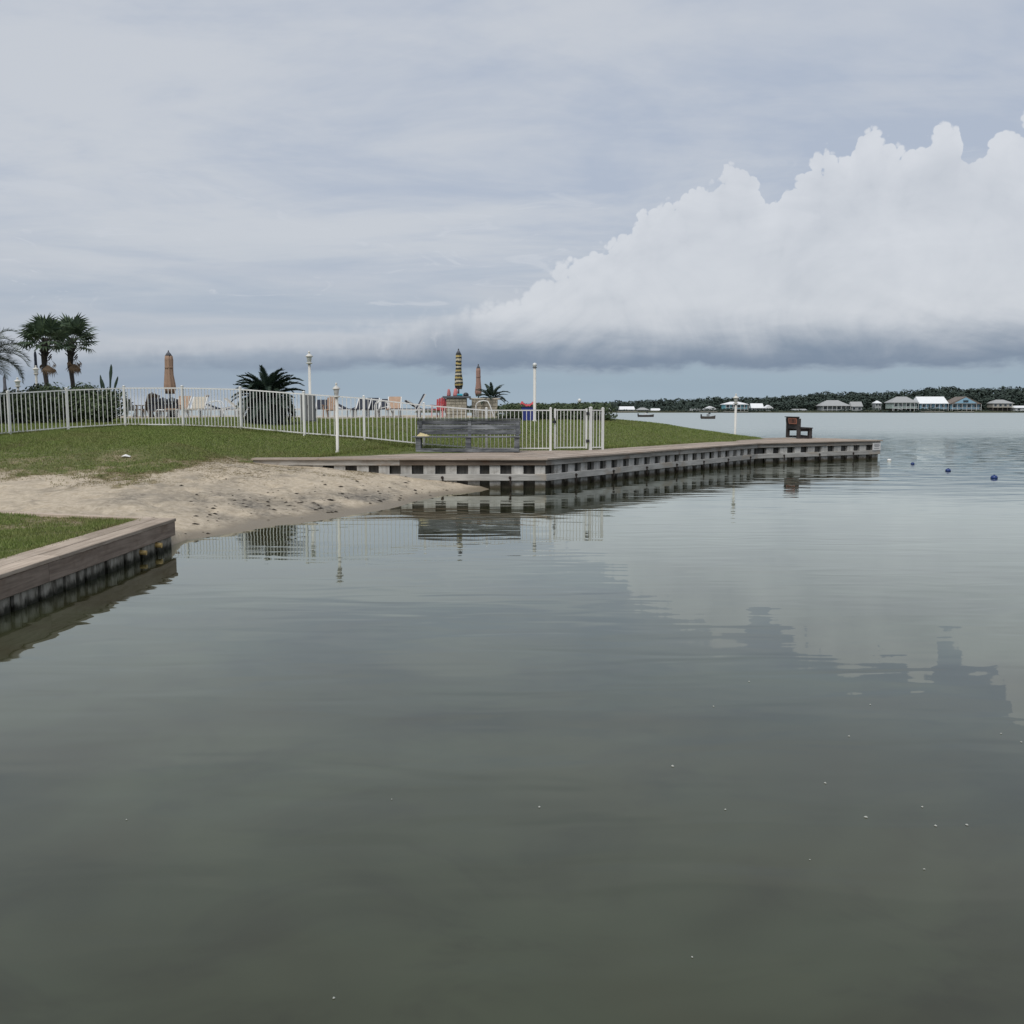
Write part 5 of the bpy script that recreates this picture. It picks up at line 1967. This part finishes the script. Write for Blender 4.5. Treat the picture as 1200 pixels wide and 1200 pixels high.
def house(label, px0, px1, top, eave, base, roof, wallc, kind='hip', stilts=False, porch=False, Y=YF + 9, nwin=3):
    a_, b_ = at_y(px0, 480, Y), at_y(px1, 480, Y)
    w = b_.x - a_.x
    z = lambda py: EYE + (480 - py) * Y / FPX
    zb = 0.9
    r = thing('lake_house', label, 'house', ((a_.x + b_.x) / 2, Y, zb))
    zt, ze = z(top) - zb, z(eave) - zb
    zf = z(base) - zb if stilts else 0.0
    bw, dp = w * .90, max(5.0, w * .65)
    MB().box((0, dp / 2, (zf + ze) / 2), (bw, dp, ze - zf)).build('wall', wallc, r)
    ow, od = w / 2, dp / 2 + .6
    m = MB()
    if kind == 'hip':
        rd = max(.5, ow - od * .9) if ow > od else .4
        vs = [(-ow, -.6, ze), (ow, -.6, ze), (ow, dp + .6, ze), (-ow, dp + .6, ze), (-rd, dp / 2, zt), (rd, dp / 2, zt)]
        m.poly(vs, [(0, 1, 5, 4), (1, 2, 5), (2, 3, 4, 5), (3, 0, 4), (3, 2, 1, 0)])
    elif kind == 'gable':      # ridge across the view
        vs = [(-ow, -.6, ze), (ow, -.6, ze), (ow, dp + .6, ze), (-ow, dp + .6, ze), (-ow * .96, dp / 2, zt), (ow * .96, dp / 2, zt)]
        m.poly(vs, [(0, 1, 5, 4), (1, 2, 5), (2, 3, 4, 5), (3, 0, 4), (3, 2, 1, 0)])
    else:                      # gable end to the water
        vs = [(-ow, -.6, ze), (ow, -.6, ze), (ow, dp + .6, ze), (-ow, dp + .6, ze), (0, -.6, zt), (0, dp + .6, zt)]
        m.poly(vs, [(0, 1, 4), (1, 2, 5, 4), (2, 3, 5), (3, 0, 4, 5), (3, 2, 1, 0)])
    m.box((0, dp / 2, ze - .12), (w + .02, dp + 1.22, .22))
    m.build('roof', roof, r)
    hh_ = ze - zf
    if kind == 'front' and zt - ze > 2:
        MB().poly([(-ow * .72, -.64, ze + .25), (ow * .72, -.64, ze + .25), (0, -.64, zt - .5)], [(0, 1, 2)]).build('gable_panel', wallc, r)
        wf_ = MB().box((0, -.68, ze + (zt - ze) * .33), (w * .16, .06, (zt - ze) * .3)).build('window', 'pane', r)
    rowsn = 2 if hh_ > 4.6 else 1
    for k in range(rowsn):
        zc = zf + hh_ * (k + .55) / rowsn
        for i in range(nwin):
            x = -bw / 2 + bw * (i + .5) / nwin
            fr = MB().box((x, -.04, zc), (min(1.9, bw / nwin * .62), .10, min(1.7, hh_ / rowsn * .62))).build('window', 'wall_white', r)
            MB().box((x, -.10, zc), (min(1.6, bw / nwin * .5), .04, min(1.4, hh_ / rowsn * .5))).build('pane', 'pane', fr)
    if stilts:
        for i in range(5):
            x = -bw / 2 + .2 + (bw - .4) * i / 4
            MB().box((x, -.1 if porch else .2, zf / 2), (.35, .35, zf)).build('stilt', 'wall_white' if porch else 'stilt_wood', r)
        MB().box((0, dp * .6, zf / 2), (bw * .8, dp * .5, zf - .02)).build('under_croft', 'stilt_wood', r)
    if porch:
        MB().box((0, -1.3, zf + .05), (bw, 2.4, .22)).build('porch_deck', 'wall_white', r)
        MB().box((0, -2.4, zf + 1.05), (bw, .1, .14)).build('porch_rail', 'wall_white', r)
        for i in range(7):
            x = -bw / 2 + .1 + (bw - .2) * i / 6
            MB().box((x, -2.4, (ze) / 2), (.22, .22, ze)).build('porch_post', 'wall_white', r)
        MB().box((0, -1.3, ze - .1), (bw + .4, 2.7, .2)).build('porch_roof', roof, r)
        m = MB()
        for k in range(8):
            m.box((-bw * .32 + k * .45, -3.0, zf * (1 - k / 8) - .1), (.5, 1.2, .16))
        m.build('stairs', 'wall_white', r)
    return r


house('tiny white-roofed boathouse just right of the fence end', 707, 719, 477.6, 480.4, 483, 'roof_white', 'wall_grey', 'hip', nwin=2)
house('white-roofed house third from the hedge on the far shore', 726, 744, 476.3, 479.8, 483, 'roof_white', 'wall_white', 'gable')
house('low grey house right of the white-roofed house above the left boat', 746, 761, 477.6, 480.2, 483, 'roof_grey', 'wall_grey', 'hip')
house('small white boathouse between the two boats', 763, 774, 478.6, 480.8, 483, 'roof_white', 'wall_white', 'gable', nwin=2)
house('dim grey boathouse above the right boat', 809, 823, 479.0, 481.0, 483, 'roof_grey', 'wall_grey', 'gable', nwin=2)
house('white house with grey gable right of the boats', 825, 841, 476.0, 479.6, 483, 'roof_white', 'wall_white', 'front')
house('turquoise house with white porch behind the slim lamp post', 848, 877, 470.8, 473.8, 479.5, 'roof_white', 'wall_aqua', 'hip', True, True, nwin=4)
house('house with large pale roof right of the turquoise house', 880, 895, 472.8, 478.0, 483, 'roof_white', 'wall_grey', 'gable')
house('small cottage with pale roof right of the large pale roof', 896, 906, 474.6, 478.2, 483, 'roof_white', 'wall_grey', 'front', nwin=2)
house('low teal boathouse at the waterline above the pier bench', 929, 946, 479.2, 480.6, 483, 'roof_grey', 'wall_teal', 'gable', nwin=2)
house('grey hip-roofed house left of the bare trees', 961, 997, 469.0, 475.5, 481, 'roof_grey', 'wall_grey', 'hip', False, True, Y=YF + 14, nwin=4)
house('grey annex right of the grey hip-roofed house', 997, 1011, 470.8, 476.2, 483, 'roof_grey', 'wall_grey', 'gable', Y=YF + 14, nwin=2)
house('small pale roof peeping out of the trees', 1025, 1033, 469.6, 472.4, 482, 'roof_white', 'wall_grey', 'hip', Y=YF + 22, nwin=2)
house('pale green two-storey house with grey hip roof', 1044, 1076, 464.8, 471.8, 478.8, 'roof_grey', 'wall_green', 'hip', True, True, nwin=4)
house('blue house with bright white metal roof', 1076.5, 1111, 464.8, 472.8, 479.3, 'roof_white', 'wall_blue', 'gable', True, True, nwin=4)
house('brown-roofed house with pale blue walls', 1112, 1149.5, 464.8, 473.2, 479.6, 'roof_brown', 'wall_blue', 'front', True, True, nwin=4)
house('grey hip-roofed house on dark stilts near the right edge', 1162, 1188, 468.4, 472.6, 477.6, 'roof_grey', 'wall_sand', 'hip', True, False, nwin=4)
house('long low white roof cut by the right edge', 1188.5, 1216, 475.4, 477.8, 483, 'roof_white', 'wall_white', 'gable', Y=YF + 6)
# timber docks below some houses
for px, l_, lb in ((735, 12, 'low timber dock below the white-roofed house'), (830, 10, 'low timber dock right of the boats'), (862, 14, 'timber dock below the turquoise house'), (1093, 12, 'timber dock below the white metal roof'), (1130, 10, 'timber dock below the brown roof')):
    q = at_y(px, 480, YF - 8)
    dk = thing('timber_dock', lb, 'dock', (q.x, YF - 8, 0))
    MB().box((0, 0, .8), (l_, 5, .2)).build('dock_deck', 'wall_sand', dk)
    for i in range(5):
        MB().box((-l_ / 2 + .3 + (l_ - .6) * i / 4, -2.3, .2), (.3, .3, 2.0)).build('dock_pile', 'stilt_wood', dk)


# boats
def boat(label, px, py, L, rz=0.0, canopy=False):
    w_ = at_z(px, py, 0)
    r = thing('motor_boat', label, 'boat', (w_.x, w_.y, 0), rz)
    m = MB()
    st_ = [(-.5, .42, .55), (-.2, .46, .5), (.2, .42, .52), (.4, .25, .62), (.5, .02, .72)]
    vs = []
    for t, hw, zt in st_:
        hw *= L * .36
        vs += [(t * L, -hw, zt), (t * L * .97, -hw * .6, -.15), (t * L * .97, hw * .6, -.15), (t * L, hw, zt)]
    fcs = []
    for i in range(4):
        for j in range(3):
            fcs.append((i * 4 + j, i * 4 + j + 1, (i + 1) * 4 + j + 1, (i + 1) * 4 + j))
        fcs.append((i * 4 + 3, i * 4, (i + 1) * 4, (i + 1) * 4 + 3))
    fcs += [(0, 1, 2, 3), (19, 18, 17, 16)]
    m.poly(vs, fcs, False)
    m.build('hull', 'stilt_wood', r)
    MB().box((-.02 * L, 0, .78), (.16 * L, .5, .42), None, .03).build('console', 'roof_white' if canopy else 'wall_grey', r)
    MB().box((-.50 * L, 0, .55), (.25, .3, .8), None, .04).build('outboard_motor', 'dark_metal', r)
    MB().bar((.07 * L, -.2, .95), (.04 * L, -.2, 1.25), .5, .03, (0, 1, 0)).build('windscreen', 'pane', r)
    return r


boat('small dark motor boat farther left on the lagoon', 757, 488.6, 4.2, .1, True)
boat('low dark skiff farther right on the lagoon', 830, 490.8, 3.0, .05)
